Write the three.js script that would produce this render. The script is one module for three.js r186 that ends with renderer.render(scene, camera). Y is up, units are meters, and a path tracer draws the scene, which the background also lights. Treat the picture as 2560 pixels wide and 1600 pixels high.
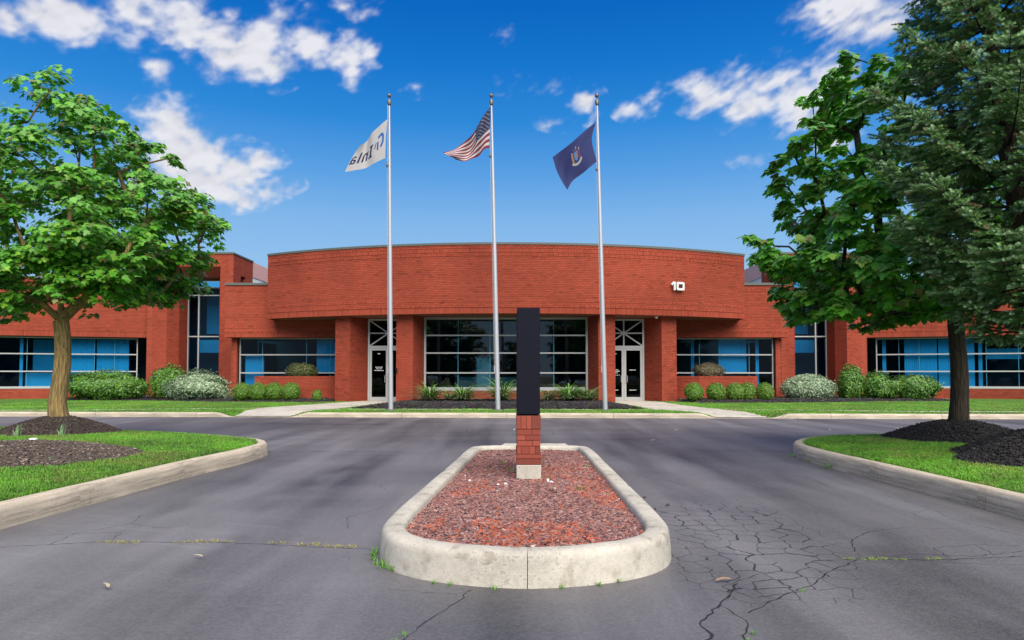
import * as THREE from 'three';
import { mergeGeometries, toCreasedNormals } from 'three/addons/utils/BufferGeometryUtils.js';
import { RoundedBoxGeometry } from 'three/addons/geometries/RoundedBoxGeometry.js';

// ---------------------------------------------------------------- helpers for numbers and noise
function mulberry(a) { return () => { a = (a + 0x6d2b79f5) | 0; let t = Math.imul(a ^ (a >>> 15), 1 | a); t = (t + Math.imul(t ^ (t >>> 7), 61 | t)) ^ t; return ((t ^ (t >>> 14)) >>> 0) / 4294967296; }; }
const PERM = new Float32Array(65536); { const r = mulberry(77); for (let i = 0; i < 65536; i++) PERM[i] = r(); }
const lat = (x, y) => PERM[((x * 73 + y * 19937 + ((x * y) & 255) * 7) & 65535)];
function vnoise(x, y) {
  const ix = Math.floor(x), iy = Math.floor(y); let fx = x - ix, fy = y - iy;
  fx = fx * fx * fx * (fx * (fx * 6 - 15) + 10); fy = fy * fy * fy * (fy * (fy * 6 - 15) + 10);
  const a = lat(ix, iy), b = lat(ix + 1, iy), c = lat(ix, iy + 1), d = lat(ix + 1, iy + 1);
  return a + (b - a) * fx + (c - a) * fy + (a - b - c + d) * fx * fy;
}
function fbm(x, y, n) { let s = 0, a = 0.5, t = 0; for (let i = 0; i < n; i++) { s += a * vnoise(x, y); t += a; a *= 0.5; const q = x * 1.6 - y * 1.2 + 17.3; y = x * 1.2 + y * 1.6 + 5.1; x = q; } return s / t; }
const lerp = (a, b, t) => a + (b - a) * t, clamp = (x, a = 0, b = 1) => Math.min(b, Math.max(a, x)), sstep = (a, b, x) => { const t = clamp((x - a) / (b - a)); return t * t * (3 - 2 * t); };
const s2l = (c) => { c /= 255; return c <= 0.04045 ? c / 12.92 : Math.pow((c + 0.055) / 1.055, 2.4); };

// ---------------------------------------------------------------- camera, sky, sun, exposure
const scene = new THREE.Scene();
const EXPO = 1.5;
const renderer = new THREE.WebGLRenderer({ antialias: true });
renderer.toneMapping = THREE.LinearToneMapping;
renderer.toneMappingExposure = EXPO;
renderer.shadowMap.enabled = true;
const camera = new THREE.PerspectiveCamera(2 * Math.atan(800 / 1750) * 180 / Math.PI, 1.6, 0.1, 900);
camera.position.set(0, 1.2, 0);
camera.rotation.x = THREE.MathUtils.degToRad(2);
camera.setViewOffset(2560, 1600, 0, -79, 2560, 1600);

{ // the sky: clear blue that pales towards the horizon, with drifting fair-weather clouds all round
  const W = 4096, H = 2048, data = new Float32Array(W * H * 4), r = mulberry(5);
  // azimuth (degrees right of straight ahead), elevation, half widths, weight
  const CL = [[-36.2,22.5,0.9,0.7,0.60],[-35.2,21.8,1.0,0.5,0.50],[-33.1,23.6,2.2,1.3,1.00],[-31.6,23.6,1.8,1.0,1.00],[-27.9,25.1,2.4,1.5,0.90],[-25.9,24.9,2.1,1.5,1.00],[-25.0,24.0,1.8,1.2,0.90],[-29.2,23.0,1.2,0.6,0.70],[-23.0,23.8,2.2,1.3,1.00],[-20.5,24.0,2.1,1.5,1.00],[-21.8,24.8,2.1,1.2,0.80],[-20.5,23.1,1.6,1.0,1.00],[-16.7,24.6,1.6,1.0,1.00],[-18.7,23.8,1.5,0.9,0.80],[-18.1,26.7,2.1,1.0,0.40],[-13.5,24.4,1.2,1.0,0.80],[-13.1,23.2,0.7,0.7,0.70],[-11.8,24.5,0.6,0.7,0.70],[-27.1,21.8,0.9,0.7,0.85],[-34.3,21.9,0.6,0.4,0.30],[-13.8,27.6,0.9,0.6,0.80],[-11.5,27.5,1.0,0.4,0.35],[-25.8,18.0,1.6,1.2,1.00],[-26.3,16.1,1.8,1.8,1.00],[-24.9,16.9,1.2,0.9,0.80],[-24.3,15.2,2.1,1.5,1.00],[-21.6,15.2,1.8,1.3,1.00],[-20.4,16.2,1.3,0.7,0.90],[-22.5,13.6,1.8,0.7,1.00],[-18.9,14.8,1.2,0.5,0.80],[-20.7,14.0,1.5,0.5,0.70],[-25.5,18.9,1.3,0.5,0.60],[26.5,25.3,2.7,1.2,1.10],[25.6,26.0,1.5,0.9,0.90],[28.1,24.2,1.8,0.6,0.80],[18.3,21.8,1.2,1.0,0.70],[14.8,21.8,1.2,0.7,0.85],[16.7,21.0,1.8,0.7,0.90],[19.2,20.3,2.1,1.0,1.05],[21.4,21.3,2.4,1.0,1.00],[22.9,20.1,2.4,1.2,1.10],[20.5,22.1,1.5,0.7,0.70],[24.7,21.0,1.8,1.2,1.00],[21.1,23.7,1.0,0.4,0.50],[6.1,21.6,0.9,0.7,0.85],[11.4,21.4,0.9,0.6,0.65],[9.9,20.8,0.9,0.5,0.60],[-7.9,22.4,0.7,0.4,0.60],[4.2,20.1,1.2,0.4,0.40],[25.1,17.2,1.2,0.5,0.80],[18.7,16.4,0.9,0.3,0.35],[0.0,26.3,0.9,0.4,0.20],[0.4,22.9,1.2,0.5,0.30],[3.9,22.5,0.9,0.4,0.35],[30.0,20.6,1.8,1.0,0.70]];
  for (let k = 0; k < 84; k++) { // the same kind of clouds on round the rest of the sky
    const az = -180 + r() * 360, el = 12 + 62 * Math.pow(r(), 0.9);
    if (Math.abs(az) < 46 && el < 34) continue;
    const st = 1 / Math.cos(el * Math.PI / 180);
    for (let j = 0; j < 9; j++) CL.push([az + (r() - 0.5) * 11 * st, el + (r() - 0.5) * 4.5, (1.2 + r() * 2) * st, 0.8 + r() * 0.9, 0.7 + r() * 0.4]);
  }
  const mask = new Float32Array(W * H / 2);
  for (const [az, el, ra, re, s] of CL) {
    const c0 = (az - 90) / 360 + 0.5, R = 2.2;
    const x0 = Math.floor((c0 - R * ra / 360) * W), x1 = Math.ceil((c0 + R * ra / 360) * W), y0 = Math.max(0, Math.floor((el - R * re) / 90 * H / 2)), y1 = Math.min(H / 2 - 1, Math.ceil((el + R * re) / 90 * H / 2));
    for (let y = y0; y <= y1; y++) for (let x = x0; x <= x1; x++) {
      const da = ((x + 0.5) / W - c0) * 360 / ra, de = ((y + 0.5) / (H / 2) * 90 - el) / re, q = da * da + de * de;
      if (q < 4.8) { const i = y * W + ((x % W) + W) % W; mask[i] = Math.max(mask[i], s * Math.exp(-q * 0.55)); }
    }
  }
  const stops = [[0, 178, 208, 238], [8, 150, 195, 236], [12, 132, 184, 235], [16, 92, 161, 228], [20, 48, 138, 218], [24, 24, 119, 206], [28, 12, 104, 194], [45, 6, 78, 168], [90, 8, 66, 150]].map(([e, ...c]) => [e, ...c.map((v) => s2l(v) / EXPO)]);
  for (let y = 0; y < H; y++) {
    const el = ((y + 0.5) / H - 0.5) * 180, e = Math.max(0, el); let k = 0; while (k < stops.length - 2 && stops[k + 1][0] < e) k++;
    const t = clamp((e - stops[k][0]) / (stops[k + 1][0] - stops[k][0])), base = [1, 2, 3].map((c) => lerp(stops[k][c], stops[k + 1][c], t));
    for (let x = 0; x < W; x++) {
      const o = (y * W + x) * 4; let a = 0, lit = 1;
      if (el > 0) {
        const m = mask[(y - H / 2) * W + x];
        if (m > 0.02) {
          const az = (x + 0.5) / W * 360, st = Math.cos(el * Math.PI / 180), px = az * st, n = fbm(px * 0.55 + 3, el * 0.8, 6), big = fbm(px * 0.2, el * 0.3 + 40, 3);
          const w = fbm(px * 1.7 + 9, el * 2.3 + n * 2, 5), d = m * 0.95 + (n - 0.5) * 1.15 + (w - 0.5) * 0.55 - 0.27;
          a = Math.pow(sstep(-0.2, 0.68, d), 1.4) * 0.97;
          lit = lerp(0.87, 1.0, clamp(0.2 + (fbm(px * 0.55 + 3, (el - 0.45) * 0.8, 4) - n) * -3 + 0.55 + (big - 0.5))); // thicker undersides are greyer
        }
      }
      const cl = [0.83 * lit / EXPO, 0.83 * lit / EXPO, 0.88 * lit / EXPO];
      for (let c = 0; c < 3; c++) data[o + c] = lerp(base[c], cl[c], a);
      data[o + 3] = 1;
    }
  }
  const sky = new THREE.DataTexture(data, W, H, THREE.RGBAFormat, THREE.FloatType);
  sky.mapping = THREE.EquirectangularReflectionMapping; sky.magFilter = THREE.LinearFilter; sky.needsUpdate = true;
  scene.background = sky; scene.environment = sky;
}
const sun = new THREE.DirectionalLight(new THREE.Color(1, 0.95, 0.87), 4.35);
sun.position.set(14, 50, 30); sun.target.position.set(0, 0, -15);
sun.castShadow = true; sun.shadow.radius = 115; sun.shadow.mapSize.set(2048, 2048);
Object.assign(sun.shadow.camera, { left: -40, right: 40, top: 40, bottom: -40, near: 1, far: 200 });
scene.add(sun, sun.target);

// ---------------------------------------------------------------- building blocks
const V = (x, y, z) => new THREE.Vector3(x, y, z);
const taken = {};
function numbered(n) { taken[n] = (taken[n] ?? -1) + 1; return taken[n] ? n + '_' + String(taken[n]).padStart(3, '0') : n; }
function info(o, label, category, group, kind) { if (label) o.userData.label = label; if (category) o.userData.category = category; if (group) o.userData.group = group; if (kind) o.userData.kind = kind; return o; }
function thing(name, label, category, pos = [0, 0, 0], group) { const g = new THREE.Group(); g.name = numbered(name); g.position.set(...pos); scene.add(g); return info(g, label, category, group); }
function one(name, geo, mat, label, category, group, kind) { const m = new THREE.Mesh(geo, mat); m.name = numbered(name); scene.add(m); return info(m, label, category, group, kind); }
// a part whose geometry is given in world coordinates
function part(parent, name, geo, mat, kind) { const m = new THREE.Mesh(geo, mat); m.name = name; if (!parent.parent || parent.parent === scene) m.position.copy(parent.position).negate(); parent.add(m); if (kind) m.userData.kind = kind; return m; }
function structure(name, geo, mat) { return one(name, geo, mat, null, null, null, 'structure'); }
function merge(list) { return mergeGeometries(list.map((g) => { const q = g.index ? g.toNonIndexed() : g; for (const k of Object.keys(q.attributes)) if (!['position', 'normal', 'uv'].includes(k)) q.deleteAttribute(k); return q; })); }
function box(w, h, d) { // uv in metres
  const g = new THREE.BoxGeometry(w, h, d), uv = g.attributes.uv, s = [[d, h], [d, h], [w, d], [w, d], [w, h], [w, h]];
  for (let f = 0; f < 6; f++) for (let i = 0; i < 4; i++) uv.setXY(f * 4 + i, uv.getX(f * 4 + i) * s[f][0], uv.getY(f * 4 + i) * s[f][1]);
  return g;
}
function bx(x0, x1, y0, y1, z0, z1) { return box(x1 - x0, y1 - y0, z1 - z0).translate((x0 + x1) / 2, (y0 + y1) / 2, (z0 + z1) / 2); }
// a vertical plane frame: P plan point [x,z], towards Q; n points outward
function frameOf(P, Q) { const L = Math.hypot(Q[0] - P[0], Q[1] - P[1]), e = [(Q[0] - P[0]) / L, (Q[1] - P[1]) / L]; return { P, L, e, n: [-e[1], e[0]] }; }
function obox(F, s0, s1, y0, y1, d0, d1) {
  const g = box(s1 - s0, y1 - y0, d1 - d0), s = (s0 + s1) / 2, d = (d0 + d1) / 2;
  const m = new THREE.Matrix4().makeBasis(V(F.e[0], 0, F.e[1]), V(0, 1, 0), V(F.n[0], 0, F.n[1]));
  m.setPosition(F.P[0] + F.e[0] * s + F.n[0] * d, (y0 + y1) / 2, F.P[1] + F.e[1] * s + F.n[1] * d);
  return g.applyMatrix4(m);
}
function bar(a, b, r, r2 = r, seg = 8) { // round bar between two points
  const d = b.clone().sub(a), L = d.length(), g = new THREE.CylinderGeometry(r2, r, L, seg, 1);
  g.translate(0, L / 2, 0).applyQuaternion(new THREE.Quaternion().setFromUnitVectors(V(0, 1, 0), d.normalize())).translate(a.x, a.y, a.z);
  return g;
}
function strip(F, s0, y0, s1, y1, w, d0, d1) { // flat bar lying in a vertical plane, from (s0,y0) to (s1,y1)
  const L = Math.hypot(s1 - s0, y1 - y0), g = box(L, w, d1 - d0).rotateZ(Math.atan2(y1 - y0, s1 - s0)).translate((s0 + s1) / 2, (y0 + y1) / 2, (d0 + d1) / 2);
  const m = new THREE.Matrix4().makeBasis(V(F.e[0], 0, F.e[1]), V(0, 1, 0), V(F.n[0], 0, F.n[1])); m.setPosition(F.P[0], 0, F.P[1]);
  return g.applyMatrix4(m);
}
const shapeOf = (pts) => new THREE.Shape(pts.map(([x, z]) => new THREE.Vector2(x, -z)));
function prism(pts, y0, y1) { return new THREE.ExtrudeGeometry(shapeOf(pts), { depth: y1 - y0, bevelEnabled: false }).rotateX(-Math.PI / 2).translate(0, y0, 0); }
function inside(pts, x, z) { let c = false; for (let i = 0, j = pts.length - 1; i < pts.length; j = i++) { const [a, b] = pts[i], [p, q] = pts[j]; if ((b > z) !== (q > z) && x < (p - a) * (z - b) / (q - b) + a) c = !c; } return c; }
function edgeDist(pts, x, z) { let m = 1e9; for (let i = 0, j = pts.length - 1; i < pts.length; j = i++) { const [a, b] = pts[j], dx = pts[i][0] - a, dz = pts[i][1] - b, t = clamp(((x - a) * dx + (z - b) * dz) / (dx * dx + dz * dz + 1e-9)); m = Math.min(m, Math.hypot(x - a - dx * t, z - b - dz * t)); } return m; }
function smooth(pts, step, closed = false) { const c = new THREE.CatmullRomCurve3(pts.map(([x, z]) => V(x, 0, z)), closed, 'centripetal'), n = Math.round(c.getLength() / step); return c.getSpacedPoints(n).map((p) => [p.x, p.z]); }
function field(pts, step, height, uvScale = 1, ok) { // a sheet over the polygon, its height a function of place
  const xs = pts.map((p) => p[0]), zs = pts.map((p) => p[1]), x0 = Math.min(...xs), x1 = Math.max(...xs), z0 = Math.min(...zs), z1 = Math.max(...zs), nx = Math.ceil((x1 - x0) / step), nz = Math.ceil((z1 - z0) / step);
  const pos = [], uv = [], id = new Map(), index = [];
  const at = (i, j) => { const k = i * 100000 + j; if (!id.has(k)) { id.set(k, pos.length / 3); const x = x0 + i * step, z = z0 + j * step; pos.push(x, height(x, z), z); uv.push(x * uvScale, z * uvScale); } return id.get(k); };
  for (let i = 0; i < nx; i++) for (let j = 0; j < nz; j++) if (inside(pts, x0 + (i + 0.5) * step, z0 + (j + 0.5) * step) && (!ok || ok(x0 + (i + 0.5) * step, z0 + (j + 0.5) * step))) { const a = at(i, j), b = at(i + 1, j), c = at(i + 1, j + 1), d = at(i, j + 1); index.push(a, d, b, b, d, c); }
  const g = new THREE.BufferGeometry(); g.setAttribute('position', new THREE.Float32BufferAttribute(pos, 3)); g.setAttribute('uv', new THREE.Float32BufferAttribute(uv, 2)); g.setIndex(index); g.computeVertexNormals(); return g;
}
// many small copies as one mass: list of {p,q,s,c}
function scatter(parent, name, geo, mat, list, kind = 'stuff') {
  const m = new THREE.InstancedMesh(geo, mat, list.length), M = new THREE.Matrix4(), one3 = V(1, 1, 1), C = new THREE.Color();
  list.forEach((o, i) => { M.compose(o.p, o.q, typeof o.s === 'number' ? one3.set(o.s, o.s, o.s) : o.s); m.setMatrixAt(i, M); C.setRGB(...o.c); m.setColorAt(i, C); });
  m.userData.kind = kind;
  if (parent) { m.name = name; if (!parent.parent || parent.parent === scene) m.position.copy(parent.position).negate(); parent.add(m); } else { m.name = numbered(name); scene.add(m); }
  return m;
}
const Q = (x, y, z, o = 'YXZ') => new THREE.Quaternion().setFromEuler(new THREE.Euler(x, y, z, o));
const std = (r, g, b, rough = 0.8, extra = {}) => { const m = new THREE.MeshPhysicalMaterial({ roughness: rough, ...extra }); m.color.setRGB(r, g, b); return m; };
// tileable-enough procedural texture: fn(u,v) in 0..1 returns [r,g,b] linear-ish sRGB bytes
function texture(w, h, fn, srgb = true) {
  const d = new Uint8Array(w * h * 4); for (let y = 0; y < h; y++) for (let x = 0; x < w; x++) { const c = fn(x / w, y / h), o = (y * w + x) * 4; d[o] = clamp(c[0], 0, 255); d[o + 1] = clamp(c[1], 0, 255); d[o + 2] = clamp(c[2], 0, 255); d[o + 3] = 255; }
  const t = new THREE.DataTexture(d, w, h); t.wrapS = t.wrapT = THREE.RepeatWrapping; t.magFilter = THREE.LinearFilter; if (srgb) t.colorSpace = THREE.SRGBColorSpace; t.needsUpdate = true; return t;
}
// periodic fbm in a unit square
function pfbm(u, v, f, n) { const b = (x, y) => fbm(x, y, n); const wu = sstep(0, 1, u), x = u * f, y = v * f; return lerp(lerp(b(x, y), b(x - f, y), wu), lerp(b(x, y - f), b(x - f, y - f), wu), sstep(0, 1, v)); }
const rep = (t, x, y = x) => { const c = t.clone(); c.repeat.set(x, y); c.needsUpdate = true; return c; };

// ---------------------------------------------------------------- materials
const grainTex = texture(512, 512, (u, v) => { const n = 90 + 130 * pfbm(u, v, 90, 2) + 40 * (pfbm(u, v, 240, 1) - 0.5); return [n, n, n]; }, false);
const concreteTex = texture(512, 512, (u, v) => { const a = pfbm(u, v, 5, 5), b = pfbm(u, v, 60, 2), st = pfbm(u, v * 0.999, 11, 3), d = sstep(0.6, 0.75, st) * 26, p = b > 0.74 ? -30 : 0, q = 205 + (a - 0.5) * 70 + (b - 0.5) * 34 - d + p; return [q, q * 0.965 - d * 0.1, q * 0.895 - d * 0.2]; });
const concreteBand = texture(512, 512, (u, v) => { const a = pfbm(u, v, 6, 5), b = pfbm(u, v, 80, 2), l = fbm(u * 5, v * 46, 3), q = 192 + (a - 0.5) * 64 + (b - 0.5) * 34 + (l - 0.5) * 60; return [q, q * 0.95, q * 0.87]; });
const M = {};
M.kerb = std(0.80, 0.79, 0.77, 0.9, { map: rep(concreteTex, 0.8), bumpMap: rep(grainTex, 2.5), bumpScale: 0.004 });
M.kerbSide = std(0.86, 0.81, 0.74, 0.92, { map: rep(concreteBand, 0.55, 1.6), bumpMap: rep(grainTex, 2.5), bumpScale: 0.005 });
M.path = std(0.78, 0.77, 0.75, 0.92, { map: rep(concreteTex, 0.35), bumpMap: rep(grainTex, 1.5), bumpScale: 0.003 });
M.mortar = std(0.27, 0.085, 0.055, 0.95, { specularIntensity: 0.3 });
M.brick = std(1, 1, 1, 0.9, { specularIntensity: 0.3 });
M.coping = std(0.10, 0.105, 0.09, 0.6);
M.aluminium = std(0.42, 0.42, 0.40, 0.45, { metalness: 0.25 });
M.glass = std(0.13, 0.54, 0.80, 0.02, { transmission: 1, ior: 1.27 });
M.glassDark = std(0.06, 0.12, 0.16, 0.02, { transmission: 1, ior: 1.3 });
M.glassGreen = std(0.24, 0.62, 0.72, 0.02, { transmission: 1, ior: 1.6 });
M.blind = std(0.50, 0.53, 0.54, 0.8);
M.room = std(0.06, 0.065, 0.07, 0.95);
M.soffit = std(0.26, 0.10, 0.07, 0.9);
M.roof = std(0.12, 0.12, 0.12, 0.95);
M.pink = std(0.68, 0.36, 0.30, 0.6);
M.whitePanel = std(0.78, 0.78, 0.76, 0.6);
M.black = std(0.009, 0.0095, 0.016, 0.62, { specularIntensity: 0.14 });
const leafMat = (rough = 0.55, tr = 0.28) => std(1, 1, 1, rough, { transmission: tr, side: THREE.DoubleSide });
M.leaf = leafMat(0.55, 0.38); M.grass = leafMat(0.7, 0.25); M.needle = std(1, 1, 1, 0.6);
M.chip = std(1, 1, 1, 0.92);
const barkTex = texture(256, 512, (u, v) => { const a = pfbm(u, v, 9, 4), r = fbm(u * 34 + a * 3, v * 7, 3), q = 150 + (r - 0.5) * 130 + (a - 0.5) * 60; return [q, q * 0.86, q * 0.66]; });
const barkBump = texture(256, 512, (u, v) => { const a = pfbm(u, v, 9, 4), r = fbm(u * 34 + a * 3, v * 7, 3) * 255; return [r, r, r]; }, false);
M.barkLight = std(0.85, 0.78, 0.50, 0.9, { map: barkTex, bumpMap: barkBump, bumpScale: 0.02 });
M.barkDark = std(0.16, 0.16, 0.16, 0.95, { map: barkTex, bumpMap: barkBump, bumpScale: 0.03 });
M.stem = std(0.10, 0.07, 0.045, 0.9);
// ---------------------------------------------------------------- ground and road
const l2s = (v) => 255 * (v <= 0.0031308 ? v * 12.92 : 1.055 * Math.pow(v, 1 / 2.4) - 0.055);
const sheet = (x0, x1, zNear, zFar, y) => new THREE.PlaneGeometry(x1 - x0, zNear - zFar).rotateX(-Math.PI / 2).translate((x0 + x1) / 2, y, (zNear + zFar) / 2);
function roadTone(x, z) {
  const big = fbm(x * 0.32 + 9, z * 0.22, 4), streak = fbm(x * 2.2 + 0.3 * fbm(x, z, 2), z * 0.22 + 31, 4), cross = fbm(x * 0.5, z * 2.4 + 60, 3), fine = fbm(x * 70, z * 70, 2);
  let t = 1.04 + 1.0 * (big - 0.5) + 1.15 * (streak - 0.5) + 0.3 * (cross - 0.5) + 0.4 * (fine - 0.5);
  for (const [cx, w] of [[2.62, 0.3], [-2.2, 0.26], [1.75, 0.16], [-3.0, 0.14]]) { // drips and rubber down the lanes
    const d = (x - cx - 0.25 * (fbm(z * 0.6, cx, 2) - 0.5)) / w; t -= 0.42 * Math.exp(-d * d) * sstep(0.42, 0.68, fbm(x * 1.2 + 4, z * 0.55 + cx * 7, 3)) * sstep(-12.5, -9, z) * sstep(-2.6, -5, z);
  }
  const scuff = fbm(x * 1.1 + z * 0.5, z * 9 - x * 3, 3); t += 0.14 * sstep(0.6, 0.85, scuff) * sstep(0.4, 0.7, big);
  return t;
}
const ASPH = [0.110, 0.104, 0.105];
function asphalt(W, H, x0, x1, zN, zF, cracks, web, repeat) {
  const cv = document.createElement('canvas'); cv.width = W; cv.height = H; const g = cv.getContext('2d');
  g.fillStyle = '#000'; g.fillRect(0, 0, W, H); g.lineCap = 'round'; g.lineJoin = 'round'; g.strokeStyle = '#fff';
  const sx = W / (x1 - x0), sz = H / (zN - zF), r = mulberry(91);
  g.setTransform(sx, 0, 0, sz, -x0 * sx, zN * sz); // (x, -z) metres; rows run away from the viewer
  for (const { p, w } of cracks) for (let k = 0; k + 1 < p.length; k++) {
    const n = Math.max(3, Math.round(Math.hypot(p[k + 1][0] - p[k][0], p[k + 1][1] - p[k][1]) / 0.05)); let px = p[k][0], pz = p[k][1];
    for (let i = 1; i <= n; i++) { const t = i / n, j = i === n ? 0 : 0.024, x = lerp(p[k][0], p[k + 1][0], t) + (r() - 0.5) * j, z = lerp(p[k][1], p[k + 1][1], t) + (r() - 0.5) * j; g.lineWidth = w * 0.78 * (0.5 + r() * 0.9); g.beginPath(); g.moveTo(px, -pz); g.lineTo(x, -z); g.stroke(); px = x; pz = z; }
  }
  const mk = g.getImageData(0, 0, W, H).data, d = new Uint8Array(W * H * 4), b = new Uint8Array(W * H * 4), jit = (i, j, k) => PERM[(i * 131 + j * 3571 + k * 977) & 65535];
  for (let y = 0; y < H; y++) for (let x = 0; x < W; x++) {
    const wx = x0 + (x + 0.5) / sx, wz = zN - (y + 0.5) / sz, o = (y * W + x) * 4; let c = mk[o] / 255;
    if (web) { // crazed, alligator-cracked patch
      const cx = 1.72 - 0.25 * sstep(-4.9, -3.9, wz), hw = lerp(0.62, 0.42, sstep(-4.8, -3.8, wz)), q = Math.abs(wx - cx) / hw, ends = sstep(-7.0, -6.3, wz) * sstep(-3.65, -4.0, wz), wgt = ends * sstep(1.3, 0.6, q + 0.25 * (fbm(wx * 3, wz * 3, 2) - 0.5));
      if (wgt > 0.01) {
        const ux = (wx + 0.05 * (fbm(wx * 9, wz * 9, 3) - 0.5)) / 0.155, uz = (wz + 0.05 * (fbm(wx * 9 + 50, wz * 9, 3) - 0.5)) / 0.19, ix = Math.floor(ux), iz = Math.floor(uz); let f1 = 9, f2 = 9, id1 = 0, id2 = 0;
        for (let a = -1; a < 2; a++) for (let e = -1; e < 2; e++) { const i = ix + a, j = iz + e, D = Math.hypot(i + 0.15 + 0.7 * jit(i, j, 1) - ux, j + 0.15 + 0.7 * jit(i, j, 2) - uz), id = i * 57 + j; if (D < f1) { f2 = f1; id2 = id1; f1 = D; id1 = id; } else if (D < f2) { f2 = D; id2 = id; } }
        const h = PERM[((id1 + id2) * 613 + Math.abs(id1 - id2) * 71) & 65535], wd = 0.04 + 0.07 * wgt * h * h; if (h > 0.1) c = Math.max(c, Math.sqrt(wgt) * sstep(wd, wd * 0.4, (f2 - f1)) * (0.55 + 0.45 * h));
      }
    }
    const t = roadTone(wx, wz), k = 1 - 0.86 * c; for (let i = 0; i < 3; i++) d[o + i] = l2s(ASPH[i] * t * k); d[o + 3] = 255;
    const bu = clamp(190 + 80 * (fbm(wx * 110, wz * 110, 2) - 0.5) - 190 * c, 0, 255); b[o] = b[o + 1] = b[o + 2] = bu; b[o + 3] = 255;
  }
  const mk2 = (a, s) => { const T = new THREE.DataTexture(a, W, H); T.magFilter = THREE.LinearFilter; if (s) T.colorSpace = THREE.SRGBColorSpace; if (repeat) T.wrapS = T.wrapT = THREE.MirroredRepeatWrapping; T.needsUpdate = true; return T; };
  return std(1, 1, 1, 0.56, { map: mk2(d, true), bumpMap: mk2(b, false), bumpScale: 0.008 });
}
const CR = [
  { w: 0.012, p: [[-3.75, -4.93], [-2.98, -5.13], [-2.1, -5.11], [-1.18, -4.94], [-0.86, -4.9]] },
  { w: 0.006, p: [[-3.3, -5.05], [-3.35, -5.4], [-3.1, -5.75], [-3.2, -6.1], [-2.95, -6.4]] }, { w: 0.006, p: [[-3.35, -5.4], [-3.0, -5.42], [-2.92, -5.14]] }, { w: 0.005, p: [[-3.1, -5.75], [-2.8, -5.6], [-2.6, -5.7]] }, { w: 0.005, p: [[-3.35, -5.4], [-3.6, -5.3]] },
  { w: 0.016, p: [[1.95, -4.6], [2.3, -4.66], [2.75, -4.62], [3.4, -4.72], [4.0, -4.7]] }, { w: 0.008, p: [[2.3, -4.66], [2.7, -4.78], [3.1, -4.72], [3.5, -4.86], [4.1, -4.82]] }, { w: 0.007, p: [[2.9, -4.7], [2.95, -4.95], [3.3, -5.05], [3.6, -5.0]] }, { w: 0.006, p: [[3.3, -5.05], [3.25, -4.75]] }, { w: 0.006, p: [[2.6, -4.64], [3.0, -4.52], [3.6, -4.5]] },
  { w: 0.009, p: [[2.75, -5.45], [2.5, -5.2], [2.35, -4.85]] }, { w: 0.007, p: [[2.75, -5.45], [3.1, -5.6], [3.5, -5.55]] },
  { w: 0.014, p: [[1.3, -4.1], [1.09, -3.72], [0.91, -3.44], [0.93, -3.3], [0.8, -3.1], [0.75, -2.7]] }, { w: 0.009, p: [[1.09, -3.72], [1.15, -3.5], [1.1, -3.33], [0.98, -3.1], [0.95, -2.7]] }, { w: 0.01, p: [[2.25, -4.62], [1.95, -4.35], [1.75, -4.1], [1.5, -3.9], [1.2, -3.6]] }, { w: 0.008, p: [[1.5, -4.3], [1.2, -4.05], [1.3, -3.85], [1.6, -3.95]] },
  { w: 0.009, p: [[-0.23, -3.98], [-0.3, -3.75], [-0.48, -3.3], [-0.52, -3.1], [-0.6, -2.7]] }, { w: 0.005, p: [[-0.3, -3.9], [-0.7, -4.0]] },
  { w: 0.006, p: [[3.75, -7.1], [3.82, -6.4], [3.7, -5.9], [3.85, -5.3], [3.75, -5.0]] }, { w: 0.005, p: [[3.82, -6.4], [3.5, -6.2], [3.45, -5.8]] }, { w: 0.005, p: [[3.3, -8.8], [3.5, -8.2], [3.45, -7.7]] },
  { w: 0.006, p: [[1.5, -8.6], [1.65, -8.2], [1.8, -8.1], [1.9, -7.7]] }, { w: 0.005, p: [[-1.3, -8.2], [-1.45, -7.7], [-1.3, -7.4]] }, { w: 0.004, p: [[-2.3, -7.6], [-2.0, -7.7], [-1.8, -7.4]] }, { w: 0.005, p: [[-1.2, -6.4], [-1.4, -6.0], [-1.3, -5.6]] },
];
const FARCR = [{ w: 0.03, p: [[-3.9, -11.2], [-2.8, -11.25], [-1.6, -11.1]] }, { w: 0.03, p: [[3.1, -11.3], [4.4, -11.25]] }, { w: 0.025, p: [[-12, -17.5], [-6, -17.7], [1, -17.2], [7, -17.4]] }, { w: 0.02, p: [[2.4, -12.2], [2.9, -12.9], [2.7, -13.6]] }];
structure('ground', sheet(-250, 250, 200, -260, -0.02), std(0.07, 0.085, 0.04, 0.95));
{
  const road = structure('road', sheet(-70, 70, 26, -24, -0.008), asphalt(1024, 1024, 20, 40, 26, 6, [], false, true));
  const uv = road.geometry.attributes.uv; for (let i = 0; i < uv.count; i++) uv.setXY(i, uv.getX(i) * 7, uv.getY(i) * 2.5);
  structure('road_surface', sheet(-4.6, 0, -2.2, -10.6, -0.002), asphalt(1536, 2048, -4.6, 0, -2.2, -10.6, CR, false));
  structure('road_surface', sheet(0, 4.6, -2.2, -10.6, -0.002), asphalt(1536, 2048, 0, 4.6, -2.2, -10.6, CR, true));
  structure('road_surface', sheet(-19, 19, -10.6, -22.6, -0.002), asphalt(2048, 1024, -19, 19, -10.6, -22.6, FARCR, false));
  structure('road_surface', sheet(-4.6, 4.6, 6, -2.2, -0.002), asphalt(512, 512, -4.6, 4.6, 6, -2.2, [], false));
}

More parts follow.
